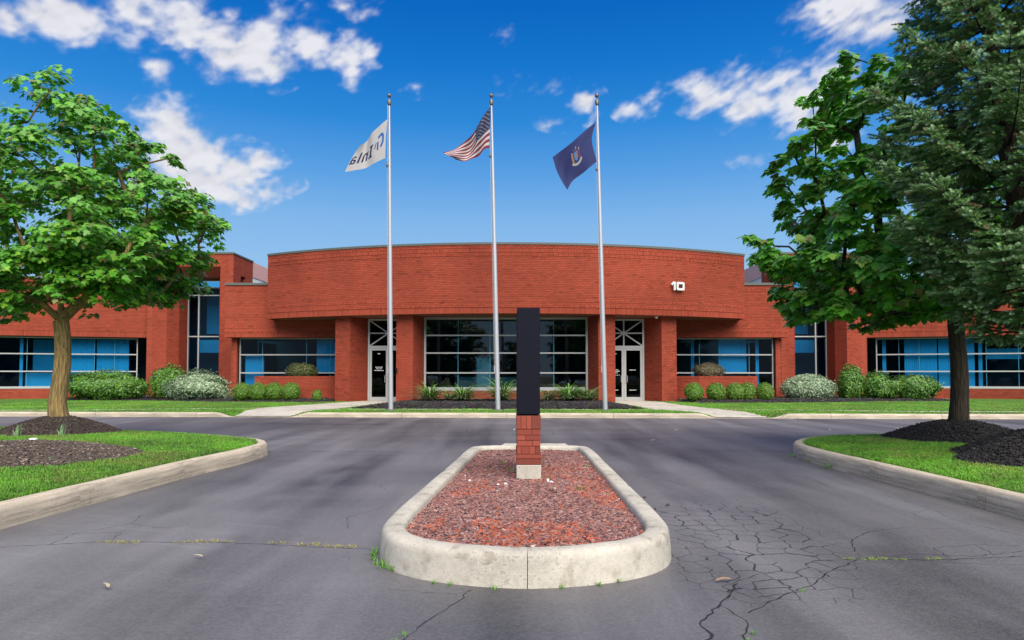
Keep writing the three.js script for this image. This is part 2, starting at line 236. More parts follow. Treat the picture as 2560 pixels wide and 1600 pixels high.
// ---------------------------------------------------------------- kerbs, in cast sections with open joints
function kerbRun(name, path, side, h, w, cuts, mat, hAt) {
  const root = new THREE.Group(); root.name = numbered(name); root.userData.kind = 'structure'; scene.add(root);
  const cum = [0]; for (let i = 1; i < path.length; i++) cum.push(cum[i - 1] + Math.hypot(path[i][0] - path[i - 1][0], path[i][1] - path[i - 1][1]));
  const at = (s) => { let i = 1; while (i < cum.length - 1 && cum[i] < s) i++; const t = (s - cum[i - 1]) / (cum[i] - cum[i - 1]), a = path[i - 1], b = path[i], L = cum[i] - cum[i - 1]; return [lerp(a[0], b[0], t), lerp(a[1], b[1], t), (b[0] - a[0]) / L, (b[1] - a[1]) / L]; };
  const prof = [[0, -0.06], [0.004, h * 0.35], [0.012, h - 0.05], [0.018, h - 0.026], [0.032, h - 0.009], [0.055, h], [w * 0.6, h + 0.002], [w - 0.03, h], [w - 0.01, h - 0.008], [w, h - 0.03], [w, -0.06]];
  const plen = [0]; for (let i = 1; i < prof.length; i++) plen.push(plen[i - 1] + Math.hypot(prof[i][0] - prof[i - 1][0], prof[i][1] - prof[i - 1][1]));
  const all = [0, ...cuts.filter((c) => c < cum[cum.length - 1] - 0.2), cum[cum.length - 1]];
  for (let k = 0; k + 1 < all.length; k++) {
    const s0 = all[k] + (k ? 0.005 : 0), s1 = all[k + 1] - 0.005, n = Math.max(2, Math.ceil((s1 - s0) / 0.06)), pos = [], uv = [], idx = [], m = prof.length;
    for (let i = 0; i <= n; i++) {
      const s = lerp(s0, s1, i / n), [x, z, tx, tz] = at(s), nx = -tz * side, nz = tx * side, hs = hAt ? hAt(x) : 1;
      prof.forEach(([o, y], j) => {
        const worn = 0.005 * (fbm(s * 4, k * 3.1 + j * 0.2, 3) - 0.5) * (y > 0 ? 1 : 0), chip = j > 2 && j < 6 ? 0.011 * sstep(0.68, 0.85, fbm(s * 7 + 40, k * 5.3, 3)) : 0, q = o + worn + chip * 0.6;
        pos.push(x + nx * q, y > 0 ? y * hs + worn - chip * 0.7 : y, z + nz * q); uv.push(s, plen[j]);
      });
    }
    for (let i = 0; i < n; i++) for (let j = 0; j < m - 1; j++) { const a = i * m + j, b = a + 1, c = a + m, d = c + 1; side < 0 ? idx.push(a, c, b, b, c, d) : idx.push(a, b, c, b, d, c); }
    for (const [i, f] of [[0, side < 0], [n, side > 0]]) { const base = i * m; for (let j = 1; j < m - 1; j++) f ? idx.push(base, base + j, base + j + 1) : idx.push(base, base + j + 1, base + j); }
    const g = new THREE.BufferGeometry(); g.setAttribute('position', new THREE.Float32BufferAttribute(pos, 3)); g.setAttribute('uv', new THREE.Float32BufferAttribute(uv, 2)); g.setIndex(idx);
    const me = new THREE.Mesh(toCreasedNormals(g, 1.0), mat); me.name = 'kerb_section'; root.add(me);
  }
  return root;
}
const range = (a, b, st) => { const o = []; for (let x = a; x < b; x += st) o.push(x); return o; };
const LEFT = smooth([[-4.2, -1], [-4.0, -5.5], [-3.9, -7.2], [-3.82, -8.5], [-3.68, -9.8], [-3.72, -10.7], [-4.05, -11.35], [-4.7, -11.85], [-6.2, -12.7], [-8.5, -13.5], [-13, -14.6], [-18, -15.2]], 0.08);
const RIGHT = smooth([[4.4, -1], [4.27, -5.9], [4.2, -8.1], [4.15, -9.5], [4.2, -10.4], [4.45, -11.1], [5.0, -11.75], [6.3, -12.2], [8.5, -12.4], [13, -12.5], [18, -12.4]], 0.08);
kerbRun('lawn_kerb', LEFT, -1, 0.19, 0.16, [2.2, 5.6, 7.2, 9.35, 10.6, 13, 15.5, 18, 20.5], M.kerbSide);
kerbRun('lawn_kerb', RIGHT, 1, 0.19, 0.16, [2.2, 5.35, 7.1, 8.9, 10.6, 13, 15.5, 18, 20.5], M.kerbSide);
const MEDIAN = smooth([[0.09, -4.0], [0.5, -4.08], [0.8, -4.24], [0.98, -4.46], [1.07, -4.75], [1.095, -5.1], [1.11, -6.6], [1.12, -8.2], [1.12, -9.75], [1.07, -10.05], [0.85, -10.2], [0.3, -10.25], [-0.35, -10.2], [-0.57, -10.05], [-0.63, -9.75], [-0.72, -8.2], [-0.82, -6.6], [-0.9, -5.1], [-0.89, -4.75], [-0.8, -4.46], [-0.62, -4.24], [-0.32, -4.08]], 0.05, true);
kerbRun('median_kerb', MEDIAN, -1, 0.2, 0.17, [1.75, 4.4, 6.6, 8.7, 11.2, 13], M.kerb);
const farZ = (x) => -20.19 + 0.0458 * x, dip = (x) => 1 - 0.93 * Math.max(sstep(-8.75, -8.2, x) * sstep(-5.95, -6.5, x), sstep(5.3, 5.85, x) * sstep(7.9, 7.35, x));
kerbRun('building_kerb', range(-45, 45.01, 0.12).map((x) => [x, farZ(x)]), -1, 0.135, 0.16, range(2.2, 90, 3.05), M.kerbSide, dip);

// ---------------------------------------------------------------- lawns and beds
const soilTex = texture(512, 512, (u, v) => { const a = pfbm(u, v, 14, 4), b = pfbm(u, v, 90, 2), q = 0.6 + 0.8 * (a - 0.3) + 0.9 * (b - 0.5); return [84 * q + 18, 138 * q + 24, 22 * q + 6]; });
M.lawn = std(0.72, 0.72, 0.72, 0.95, { map: rep(soilTex, 0.5), bumpMap: rep(grainTex, 2), bumpScale: 0.02 });
const mulchTex = texture(512, 512, (u, v) => { const a = pfbm(u, v, 60, 2), b = pfbm(u, v, 9, 3), q = 26 + 60 * (a - 0.35) + 20 * (b - 0.5); return [q * 1.15, q, q * 0.92]; });
M.mulch = std(0.75, 0.75, 0.75, 0.97, { map: rep(mulchTex, 0.9), bumpMap: rep(grainTex, 2), bumpScale: 0.03 });
M.redMulch = std(0.9, 0.5, 0.5, 0.97, { map: rep(mulchTex, 1.2), bumpMap: rep(grainTex, 3), bumpScale: 0.02 });
const inset = (p, k) => p;
const leftPoly = [...LEFT, [-18, -1]], rightPoly = [...RIGHT, [18, -1]];
// mulch rings round the trees: centre, radius, height
const MOUNDS = [[-7.75, -12.0, 1.08, 0.27], [-6.0, -8.4, 1.45, 0.15], [6.78, -10.7, 1.12, 0.28], [6.4, -8.0, 1.35, 0.38]];
const swell = (poly, x, z) => { const d = Math.max(0, edgeDist(poly, x, z) - 0.12); return 0.165 + 0.07 * (1 - Math.exp(-d * 1.1)) + 0.02 * (fbm(x * 0.9, z * 0.9, 3) - 0.5) * Math.min(1, d); };
const lawnY = [(x, z) => swell(leftPoly, x, z), (x, z) => swell(rightPoly, x, z)];
const shrink = (poly, x, z) => inside(poly, x, z) && edgeDist(poly, x, z) > 0.13;
function lawnSheet(poly, yf) { return field(poly, 0.06, yf, 1, (x, z) => edgeDist(poly, x, z) > 0.1); }
structure('lawn', lawnSheet(leftPoly, lawnY[0]), M.lawn); structure('lawn', lawnSheet(rightPoly, lawnY[1]), M.lawn);
const ringR = (m, a) => m[2] * (0.92 + 0.2 * (fbm(Math.cos(a) * 2.2 + m[0], Math.sin(a) * 2.2 + m[1], 2) - 0.5));
const moundY = (m, yf, x, z) => { const dx = x - m[0], dz = z - m[1], q = Math.hypot(dx, dz) / ringR(m, Math.atan2(dz, dx)); return yf(x, z) + (q < 1 ? m[3] * Math.pow(Math.cos(q * Math.PI / 2), 1.1) + 0.03 * (fbm(x * 7, z * 7, 3) - 0.3) * (1 - q) + 0.012 : -0.02); };
const inMound = (x, z) => MOUNDS.some((m) => Math.hypot(x - m[0], z - m[1]) < ringR(m, Math.atan2(z - m[1], x - m[0])) * 0.98);
// the lawn, walks and beds before the building
const PATHL = [[-8.2, -20.62], [-6.55, -20.55], [-5.5, -23.2], [-4.35, -28.8], [-4.35, -29.45], [-6.05, -29.45], [-6.55, -28.3], [-7.4, -25.3], [-8.25, -23.4]], PATHR = [[5.85, -19.98], [7.35, -19.92], [6.8, -21.6], [6.35, -23.5], [6.1, -25.2], [6.0, -28.3], [5.55, -29.45], [3.85, -29.45], [3.85, -28.8], [4.45, -22.5]];
const BED = [[-5.2, -22.75], [4.2, -22.4], [3.72, -28.6], [3.2, -28.9], [-3.7, -28.9], [-4.25, -28.6]], BEDL = [[-7.15, -28.3], [-7.6, -27.6], [-10, -27.9], [-13, -28.4], [-15, -29.4], [-19.5, -29.4], [-20, -31.6], [-16, -34], [-7, -31]], BEDR = [[6.65, -28.0], [7.3, -26.9], [10, -27.0], [13, -27.6], [15, -28.4], [18.3, -28.6], [18.8, -32], [15, -34], [6.6, -31]];
const STRIPL = [[-8.3, -23.5], [-8.3, -23.0], [-14, -21.6], [-26, -21.5], [-26, -21.95], [-14, -22.0]], STRIPR = [[6.5, -22.9], [6.6, -22.5], [12, -20.9], [26, -19.9], [26, -20.3], [12, -21.35]], STRIPC = [[-5.9, -22.3], [5.0, -21.95], [4.9, -22.25], [-5.6, -22.65]];
const yFar = (x, z) => { const f = farZ(x) - z; return (0.118 + 0.006 * (fbm(x, z, 2) - 0.5) + 0.03 * sstep(-20, -26, z)) * lerp(Math.max(0.02, dip(x)), 1, sstep(0.0, 1.3, f)); };
const farPoly = [[-45, farZ(-45) - 0.06], [-20, farZ(-20) - 0.06], [20, farZ(20) - 0.06], [45, farZ(45) - 0.06], [45, -34], [-45, -34]];
structure('lawn', field(farPoly, 0.14, yFar, 1, (x, z) => farZ(x) - z > 0.09), M.lawn);
const notWalk = (x, z) => ![PATHL, PATHR].some((p) => inside(p, x, z));
const bedY = (poly) => (x, z) => { const d = edgeDist(poly, x, z); return 0.165 + 0.1 * Math.min(1, d / 0.7) + 0.04 * (fbm(x * 2.2, z * 2.2, 3) - 0.5); };
const slab = (name, pts, y0, y1) => structure(name, prism(pts, y0, y1), M.path);
const yWalk = (x, z) => yFar(x, z) + 0.016; for (const p of [PATHL, PATHR]) structure('walkway', field(p, 0.07, yWalk), M.path); slab('walkway_strip', STRIPL, 0.02, 0.141); slab('walkway_strip', STRIPR, 0.02, 0.138); slab('walkway_strip', STRIPC, 0.02, 0.145);
for (const p of [BED, BEDL, BEDR]) structure('planting_bed', field(p, 0.11, bedY(p)), M.mulch);

// grass blades
function tuftGeo(n, len, wid, spread, seed, lean = 0.5) {
  const r = mulberry(seed), pos = [], nor = [];
  for (let i = 0; i < n; i++) {
    const a = r() * 6.283, x = (r() - 0.5) * spread, z = (r() - 0.5) * spread, L = len * (0.6 + r() * 0.6), b = lean * (0.3 + r()), dx = Math.cos(a), dz = Math.sin(a), w = wid * (0.7 + r() * 0.6), px = -dz * w / 2, pz = dx * w / 2;
    const m = [x + dx * L * b * 0.35, L * 0.6, z + dz * L * b * 0.35], t = [x + dx * L * b, L * (1 - 0.25 * b), z + dz * L * b];
    pos.push(x - px, 0, z - pz, x + px, 0, z + pz, m[0] + px * 0.8, m[1], m[2] + pz * 0.8, x - px, 0, z - pz, m[0] + px * 0.8, m[1], m[2] + pz * 0.8, m[0] - px * 0.8, m[1], m[2] - pz * 0.8, m[0] - px * 0.8, m[1], m[2] - pz * 0.8, m[0] + px * 0.8, m[1], m[2] + pz * 0.8, ...t);
  }
  const g = new THREE.BufferGeometry(); g.setAttribute('position', new THREE.Float32BufferAttribute(pos, 3)); g.computeVertexNormals(); return g;
}
const tuft = tuftGeo(9, 0.055, 0.0055, 0.06, 3, 0.9), tuftFar = tuftGeo(10, 0.05, 0.012, 0.16, 4, 1.0);
function grassColor(x, z, r, dry = 0) { const n = fbm(x * 0.8 + 3, z * 0.8, 3), m = fbm(x * 4, z * 4, 2), k = 0.75 + 0.55 * (n - 0.5) + 0.5 * (m - 0.5) + 0.4 * (r() - 0.5), y = clamp(sstep(0.55, 0.75, fbm(x * 1.6 + 20, z * 1.6, 3)) * 0.6 + dry + (r() < 0.05 ? 0.7 : 0)); return [lerp(0.19, 0.34, y) * k, lerp(0.47, 0.38, y) * k, lerp(0.02, 0.07, y) * k]; }
function grass(poly, yf, ok, n, geo, box4, seed) {
  const r = mulberry(seed), list = []; let guard = 0;
  while (list.length < n && guard++ < n * 6) { const x = lerp(box4[0], box4[1], r()), z = lerp(box4[2], box4[3], r()); if (!inside(poly, x, z) || !ok(x, z)) continue; list.push({ p: V(x, yf(x, z) - 0.004, z), q: Q(0, r() * 6.28, 0), s: V(1, 0.7 + r() * 0.6, 1), c: grassColor(x, z, r) }); }
  return scatter(null, 'grass', geo, M.grass, list);
}
const okL = (x, z) => edgeDist(LEFT, x, z) > 0.165 && !inMound(x, z), okR = (x, z) => edgeDist(RIGHT, x, z) > 0.165 && !inMound(x, z);
info(grass(leftPoly, lawnY[0], okL, 52000, tuft, [-11.5, -3.6, -13.8, -4.5], 21), 'short bright green grass on the lawn left of the drive', 'grass');
info(grass(rightPoly, lawnY[1], okR, 52000, tuft, [4, 11.5, -12.5, -4.5], 22), 'short green grass on the lawn right of the drive', 'grass');
const beds = [BED, BEDL, BEDR, PATHL, PATHR, STRIPL, STRIPR, STRIPC];
info(grass([[-45, farZ(-45) - 0.2], [45, farZ(45) - 0.2], [45, -31], [-45, -31]], yFar, (x, z) => !beds.some((p) => inside(p, x, z)), 42000, tuftFar, [-19, 19, -30.5, -19.2], 23), 'strip of mown grass along the front of the brick building', 'grass');

// mulch chips
function chipGeo(l, w, h, seed) { const r = mulberry(seed), g = new THREE.BoxGeometry(l, h, w), p = g.attributes.position, k = {}; for (let i = 0; i < p.count; i++) { const key = [p.getX(i), p.getY(i), p.getZ(i)].map(Math.sign).join(); k[key] ??= [0.6 + r() * 0.5, 0.6 + r() * 0.6, 0.5 + r() * 0.6]; p.setXYZ(i, p.getX(i) * k[key][0], p.getY(i) * k[key][1], p.getZ(i) * k[key][2]); } return g.toNonIndexed(); }
const chip = chipGeo(0.05, 0.02, 0.008, 2); chip.computeVertexNormals();
const bark = chipGeo(0.09, 0.022, 0.012, 6); bark.computeVertexNormals();
{
  const r = mulberry(41), yb = (x, z) => 0.125 + 0.045 * Math.min(1, Math.max(0, edgeDist(MEDIAN, x, z) - 0.15) / 0.5) + 0.014 * (fbm(x * 3, z * 3, 3) - 0.5);
  structure('median_bed', field(MEDIAN.slice(0, -1), 0.04, yb, 1, (x, z) => edgeDist(MEDIAN, x, z) > 0.09), M.redMulch);
  const list = []; while (list.length < 46000) {
    const x = lerp(-0.9, 1.12, r()), z = lerp(-10.2, -4.05, Math.pow(r(), 0.75)); if (!inside(MEDIAN, x, z) || edgeDist(MEDIAN, x, z) < 0.168) continue;
    const o = sstep(0.52, 0.66, fbm(x * 2.6 + 2, z * 1.7 + 8, 3)) * sstep(-9.5, -6, z), t = r(); let c = [0.21, 0.098, 0.085];
    if (t < 0.035 + 0.36 * o) c = [0.38, 0.088, 0.04]; else if (t < 0.17 + 0.34 * o) c = [0.32, 0.2, 0.18]; else if (t < 0.36 + 0.26 * o) c = [0.075, 0.035, 0.042]; else if (t < 0.6 + 0.2 * o) c = [0.30, 0.145, 0.115]; else if (t > 0.9985) c = [0.7, 0.66, 0.6];
    const k = 0.75 + r() * 0.5; list.push({ p: V(x, yb(x, z) + 0.004 + r() * 0.012, z), q: Q((r() - 0.5) * 0.9, r() * 6.28, (r() - 0.5) * 0.7), s: V(0.35 + r() * 0.65, 0.7 + r() * 0.7, 0.4 + r() * 0.6), c: c.map((v) => v * k) });
  }
  info(scatter(null, 'wood_chips', chip, M.chip, list), 'red brown wood chip mulch filling the median island', 'mulch');
  M.__yb = yb;
}
const medianY = M.__yb; delete M.__yb;
MOUNDS.forEach((m, i) => {
  const yf = lawnY[i >> 1], name = ['dark mulch mound round the maple trunk on the left lawn', 'old grey brown mulch mound at the left edge, nearest of the left lawn', 'black mulch mound round the tall trunk on the right lawn', 'black mulch mound under the spruce at the right edge'][i];
  const c = []; for (let a = 0; a < 48; a++) { const t = a / 48 * Math.PI * 2, R = m[2] * 1.12; c.push([m[0] + Math.cos(t) * R, m[1] + Math.sin(t) * R]); }
  const g = thing('mulch_mound', name, 'mulch', [m[0], yf(m[0], m[1]), m[1]]); g.userData.kind = 'stuff';
  part(g, 'mound', field(c, 0.05, (x, z) => moundY(m, yf, x, z)), M.mulch);
  const r = mulberry(100 + i), list = [], n = i === 1 ? 15000 : 13000, lo = i === 1 ? [0.078, 0.058, 0.046] : i === 0 ? [0.05, 0.036, 0.028] : [0.020, 0.017, 0.016];
  while (list.length < n) { const a = r() * 6.283, q = Math.sqrt(r()) * (r() < 0.08 ? 1.12 : 0.99), R = ringR(m, a), x = m[0] + Math.cos(a) * q * R, z = m[1] + Math.sin(a) * q * R, k = 0.5 + r() * 1.0, pale = r() < (i === 1 ? 0.1 : 0.045) ? 3.2 : 1; list.push({ p: V(x, (q < 1 ? moundY(m, yf, x, z) : yf(x, z)) + 0.004 + r() * 0.012, z), q: Q((r() - 0.5) * 1.2, r() * 6.28, (r() - 0.5) * 1.0), s: V(0.3 + r() * 0.6, 0.7 + r() * 0.6, 0.35 + r() * 0.6), c: lo.map((v) => v * k * pale) }); }
  scatter(g, 'mulch_chips', bark, M.chip, list);
});
for (const [p, n, seed] of [[BED, 7000, 61], [BEDL, 5000, 62], [BEDR, 5000, 63]]) {
  const r = mulberry(seed), xs = p.map((q) => q[0]), zs = p.map((q) => q[1]), yf = bedY(p), list = [];
  while (list.length < n) { const x = lerp(Math.min(...xs), Math.max(...xs), r()), z = lerp(Math.min(...zs), Math.max(...zs), r()); if (!inside(p, x, z)) continue; const k = 0.5 + r(); list.push({ p: V(x, yf(x, z) + 0.008, z), q: Q((r() - 0.5) * 1.2, r() * 6.28, (r() - 0.5)), s: V(1 + r(), 1.4, 1 + r() * 1.2), c: [0.032, 0.027, 0.026].map((v) => v * k * (r() < 0.04 ? 4 : 1)) }); }
  info(scatter(null, 'bed_mulch', bark, M.chip, list), ['black bark mulch in the bed under the entrance window', 'black bark mulch in the bed left of the entrance', 'black bark mulch in the bed right of the entrance'][seed - 61], 'mulch');
}

// ---------------------------------------------------------------- the sign pillar on the median
const PAL = [0, 1, 2, 3, 4, 5].map((i) => { const k = 0.78 * [1, 0.86, 1.12, 0.72, 0.95, 1.2][i]; return std(0.33 * k, [0.078, 0.066, 0.088, 0.06, 0.07, 0.1][i] * 0.66, [0.045, 0.04, 0.05, 0.036, 0.04, 0.055][i] * 0.66, 0.85, { bumpMap: rep(grainTex, 3), bumpScale: 0.003 }); });
{
  const x0 = 0.05, x1 = 0.282, zf = -6.96, zb = -7.86, g = thing('sign_pillar', 'black monument sign on a narrow red brick base in the median island', 'sign', [0.166, 0.14, -7.4]);
  part(g, 'footing', new RoundedBoxGeometry(0.245, 0.26, 0.93, 2, 0.008).translate(0.166, 0.19, -7.41), M.kerb);
  const base = part(g, 'brick_base', bx(x0 + 0.012, x1 - 0.012, 0.32, 0.806, zb + 0.012, zf - 0.012), M.mortar), r = mulberry(8);
  const rows = [[0.322, 0.381, 0.006, [1]], [0.383, 0.424, 0.008, [1]], [0.427, 0.503, 0, [0.18, 0.52, 0.78, 1]], [0.506, 0.561, 0, [0.66, 1]], [0.564, 0.612, 0, [0.36, 1]], [0.615, 0.672, 0, [0.64, 1]], [0.675, 0.806, 0.004, [0.17, 0.4, 0.62, 1]]];
  for (const [y0, y1, proud, cuts] of rows) {
    let a = 0; for (const c of cuts) { const xa = lerp(x0, x1, a) + (a ? 0.0015 : -proud), xb = lerp(x0, x1, c) - (c < 1 ? 0.0015 : -proud), j = (r() - 0.5) * 0.004; part(base, 'brick', new RoundedBoxGeometry(xb - xa, y1 - y0 - 0.002, 0.09, 1, 0.003).translate((xa + xb) / 2, (y0 + y1) / 2, zf - 0.045 + proud + j), PAL[Math.floor(r() * 6)]); a = c; }
    const n = y1 - y0 > 0.12 ? 12 : y1 - y0 > 0.07 ? 9 : 4;
    for (const s of [0, 1]) for (let i = 0; i < n; i++) { const za = lerp(zf - 0.094, zb, i / n), zc = lerp(zf - 0.094, zb, (i + 1) / n); part(base, 'brick', box(0.09, y1 - y0 - 0.004, Math.abs(zc - za) - 0.006).translate(s ? x1 - 0.045 + proud : x0 + 0.045 - proud, (y0 + y1) / 2, (za + zc) / 2), PAL[Math.floor(r() * 6)]); }
  }
  part(g, 'neck', bx(x0 + 0.02, x1 - 0.02, 0.806, 0.825, zb + 0.02, zf - 0.02), M.black);
  part(g, 'panel', new RoundedBoxGeometry(0.228, 1.06, 0.9, 2, 0.006).translate(0.164, 1.35, -7.41), M.black);
}
structure('median_ramp', prism([[-0.28, -10.45], [0.98, -10.4], [0.86, -11.5], [-0.12, -11.5]], 0, 0.1), M.path);
// ---------------------------------------------------------------- the office building
const X0 = -0.25, MX = (s, d) => X0 + s * d;
// plan points given for the left half as [distance from the axis, z], left to right as seen from outside; mirrored for the right half
const side = (s, pts) => { const p = pts.map(([d, z]) => [MX(s, d), z]); return s > 0 ? p.reverse() : p; };
const building = thing('office_building', 'long low red brick office building with a curved overhanging front', 'building', [X0, 0.1, -31]);
const brickBox = new THREE.BoxGeometry(1, 1, 1);
const rb = mulberry(2024);
function brickTone(x, y) { const k = 0.92 + 0.13 * (rb() + rb() - 1) + 0.46 * (fbm(x * 0.6, y * 0.5 + 3, 4) - 0.5) + 0.09 * (PERM[(Math.round(y * 14.8) * 331) & 65535] - 0.5), d = rb() < 0.05 ? 0.8 : 1; return [0.335 * k * d, 0.063 * k * d + 0.005 * (rb() - 0.5), 0.034 * k * d]; }
// path: plan polyline left to right as seen from outside. bands: [top of band, kind ('run' | 'soldier'), proud]
function brickFace(path, y0, bands, out, single) {
  const cum = [0]; for (let i = 1; i < path.length; i++) cum.push(cum[i - 1] + Math.hypot(path[i][0] - path[i - 1][0], path[i][1] - path[i - 1][1]));
  const L = cum[cum.length - 1], at = (s) => { let i = 1; while (i < cum.length - 1 && cum[i] < s) i++; const a = path[i - 1], b = path[i], l = cum[i] - cum[i - 1], t = (s - cum[i - 1]) / l; return [lerp(a[0], b[0], t), lerp(a[1], b[1], t), (b[0] - a[0]) / l, (b[1] - a[1]) / l]; };
  const put = (s0, s1, ya, yb, proud) => { if (s1 - s0 < 0.015) return; const [x, z, ex, ez] = at((s0 + s1) / 2), o = proud - 0.016 + (rb() - 0.5) * 0.003, y = (ya + yb) / 2; out.push({ p: V(x - ez * o, y, z + ex * o), q: Q(0, Math.atan2(-ez, ex), 0), s: V(s1 - s0, yb - ya, 0.04), c: brickTone(x + z, y) }); };
  let y = y0;
  for (const [top, kind, proud] of bands) {
    if (kind === 'soldier') { const n = Math.max(1, Math.round(L / 0.0677)); for (let i = 0; i < n; i++) put(i * L / n + 0.005, (i + 1) * L / n - 0.005, y + 0.004, top - 0.005, proud); }
    else { const n = Math.max(1, Math.round((top - y) / 0.0677)), h = (top - y) / n; for (let j = 0; j < n; j++) { const tone = 0; for (let s = -(j % 2) * 0.1035; s < L; s += 0.207) put(Math.max(0, s) + (s > 0 ? 0.005 : 0), Math.min(L, s + 0.197) + (s + 0.207 >= L ? 0 : 0), y + j * h + 0.005, y + (j + 1) * h - 0.005, proud); } }
    y = top;
  }
}
function backing(path, y0, y1, t) { // the mortar wall behind the bricks
  const pos = [], idx = [], n = path.length;
  const nor = path.map((p, i) => { const a = path[Math.max(0, i - 1)], b = path[Math.min(n - 1, i + 1)], l = Math.hypot(b[0] - a[0], b[1] - a[1]); return [-(b[1] - a[1]) / l, (b[0] - a[0]) / l]; });
  path.forEach((p, i) => { for (const [o, y] of [[-0.008, y0], [-0.008, y1], [-t, y1], [-t, y0]]) pos.push(p[0] + nor[i][0] * o, y, p[1] + nor[i][1] * o); });
  for (let i = 0; i + 1 < n; i++) for (let k = 0; k < 4; k++) { const a = i * 4 + k, b = i * 4 + (k + 1) % 4; idx.push(a, a + 4, b, b, a + 4, b + 4); }
  idx.push(0, 1, 2, 0, 2, 3); const e = (n - 1) * 4; idx.push(e, e + 2, e + 1, e, e + 3, e + 2);
  const g = new THREE.BufferGeometry(); g.setAttribute('position', new THREE.Float32BufferAttribute(pos, 3)); g.setIndex(idx); const q = g.toNonIndexed(); q.setAttribute('uv', new THREE.Float32BufferAttribute(new Float32Array(q.attributes.position.count * 2), 2)); q.computeVertexNormals(); return q;
}
// a wall part: faces is a list of [path, y0, bands]; core geometry is made from the faces or given
function brickPart(parent, name, faces, thick = 0.3, core) {
  const list = []; for (const [p, y0, b] of faces) brickFace(p, y0, b, list);
  const w = part(parent, name, core ?? merge(faces.map(([p, y0, b]) => backing(p, y0, b[b.length - 1][0], thick))), M.mortar);
  scatter(w, 'bricks', brickBox, M.brick, list);
  return w;
}
function copingOn(parent, path, y, h = 0.1, out = 0.05, back = 0.35) { const pts = [...path.map((p, i) => { const a = path[Math.max(0, i - 1)], b = path[Math.min(path.length - 1, i + 1)], l = Math.hypot(b[0] - a[0], b[1] - a[1]); return [p[0] - (b[1] - a[1]) / l * out, p[1] + (b[0] - a[0]) / l * out]; }), ...path.map((p, i) => { const a = path[Math.max(0, i - 1)], b = path[Math.min(path.length - 1, i + 1)], l = Math.hypot(b[0] - a[0], b[1] - a[1]); return [p[0] + (b[1] - a[1]) / l * back, p[1] - (b[0] - a[0]) / l * back]; }).reverse()]; return part(parent, 'coping', prism(pts, y, y + h), M.coping); }

// curved upper front
const arc = (R, d0, d1, n) => { const o = []; for (let i = 0; i <= n; i++) { const d = lerp(d0, d1, i / n); o.push([X0 + d, -47.9 + Math.sqrt(R * R - d * d)]); } return o; };
const ARC = arc(20.9, -10.12, 10.12, 96), SOF = 3.62, TOP = 6.3;
{
  const zE = ARC[0][1], L0 = [[ARC[0][0], -36], ARC[0]], R0 = [ARC[96], [ARC[96][0], -36]];
  const b = [[3.86, 'soldier', 0.012], [3.93, 'run', 0.03], [4.07, 'run', 0], [4.14, 'run', 0.012], [5.86, 'run', 0], [5.93, 'run', 0.014], [6.0, 'run', 0], [6.16, 'soldier', 0.012], [TOP, 'run', 0.02]];
  const w = brickPart(building, 'curved_wall', [[ARC, SOF, b], [L0, SOF, [[TOP, 'run', 0]]], [R0, SOF, [[TOP, 'run', 0]]]], 0.35);
  copingOn(w, ARC, TOP, 0.085, 0.05, 0.4);
  part(w, 'soffit', prism([...arc(20.86, -10.1, 10.1, 48), [X0 + 10.1, -31.2], [X0 - 10.1, -31.2]], SOF + 0.003, SOF + 0.12), M.soffit);
  part(building, 'roof', prism([...arc(20.6, -10, 10, 24), [X0 + 10, -40], [X0 - 10, -40]], 6.0, 6.1), M.roof);
}
// the number: a bent one and a squared nought
{
  const F = frameOf([6.35 + 0, -28.02], [6.95, -28.22]), mat = M.aluminium.clone(); mat.color.setRGB(0.6, 0.6, 0.58); mat.metalness = 0;
  const ext = { depth: 0.06, bevelEnabled: true, bevelThickness: 0.008, bevelSize: 0.006, bevelSegments: 1 };
  const basis = new THREE.Matrix4().makeBasis(V(F.e[0], 0, F.e[1]), V(0, 1, 0), V(F.n[0], 0, F.n[1])).setPosition(F.P[0] + F.n[0] * 0.05, 4.645, F.P[1] + F.n[1] * 0.05);
  const one1 = new THREE.Shape([[0.12, 0], [0.19, 0], [0.19, 0.335], [0.1, 0.335], [0.0, 0.235], [0.045, 0.19], [0.12, 0.262]].map(([a, b]) => new THREE.Vector2(a, b)));
  const zero = new THREE.Shape(); zero.moveTo(0.31, 0); zero.lineTo(0.54, 0); zero.quadraticCurveTo(0.6, 0.005, 0.6, 0.06); zero.lineTo(0.6, 0.27); zero.quadraticCurveTo(0.6, 0.325, 0.54, 0.33); zero.lineTo(0.31, 0.33); zero.quadraticCurveTo(0.255, 0.325, 0.25, 0.27); zero.lineTo(0.25, 0.06); zero.quadraticCurveTo(0.255, 0.005, 0.31, 0);
  const hole = new THREE.Path(); hole.moveTo(0.325, 0.082); hole.lineTo(0.325, 0.25); hole.lineTo(0.525, 0.25); hole.lineTo(0.525, 0.082); hole.closePath(); zero.holes.push(hole);
  const n1 = part(building, 'numeral_one', new THREE.ExtrudeGeometry(one1, ext).applyMatrix4(basis), mat); n1.userData.label = 'white metal numeral 1 on the curved wall';
  const n2 = part(building, 'numeral_zero', new THREE.ExtrudeGeometry(zero, ext).applyMatrix4(basis), mat); n2.userData.label = 'white metal squared numeral 0 on the curved wall';
}
const G0 = 0.1; // brick starts below the soil
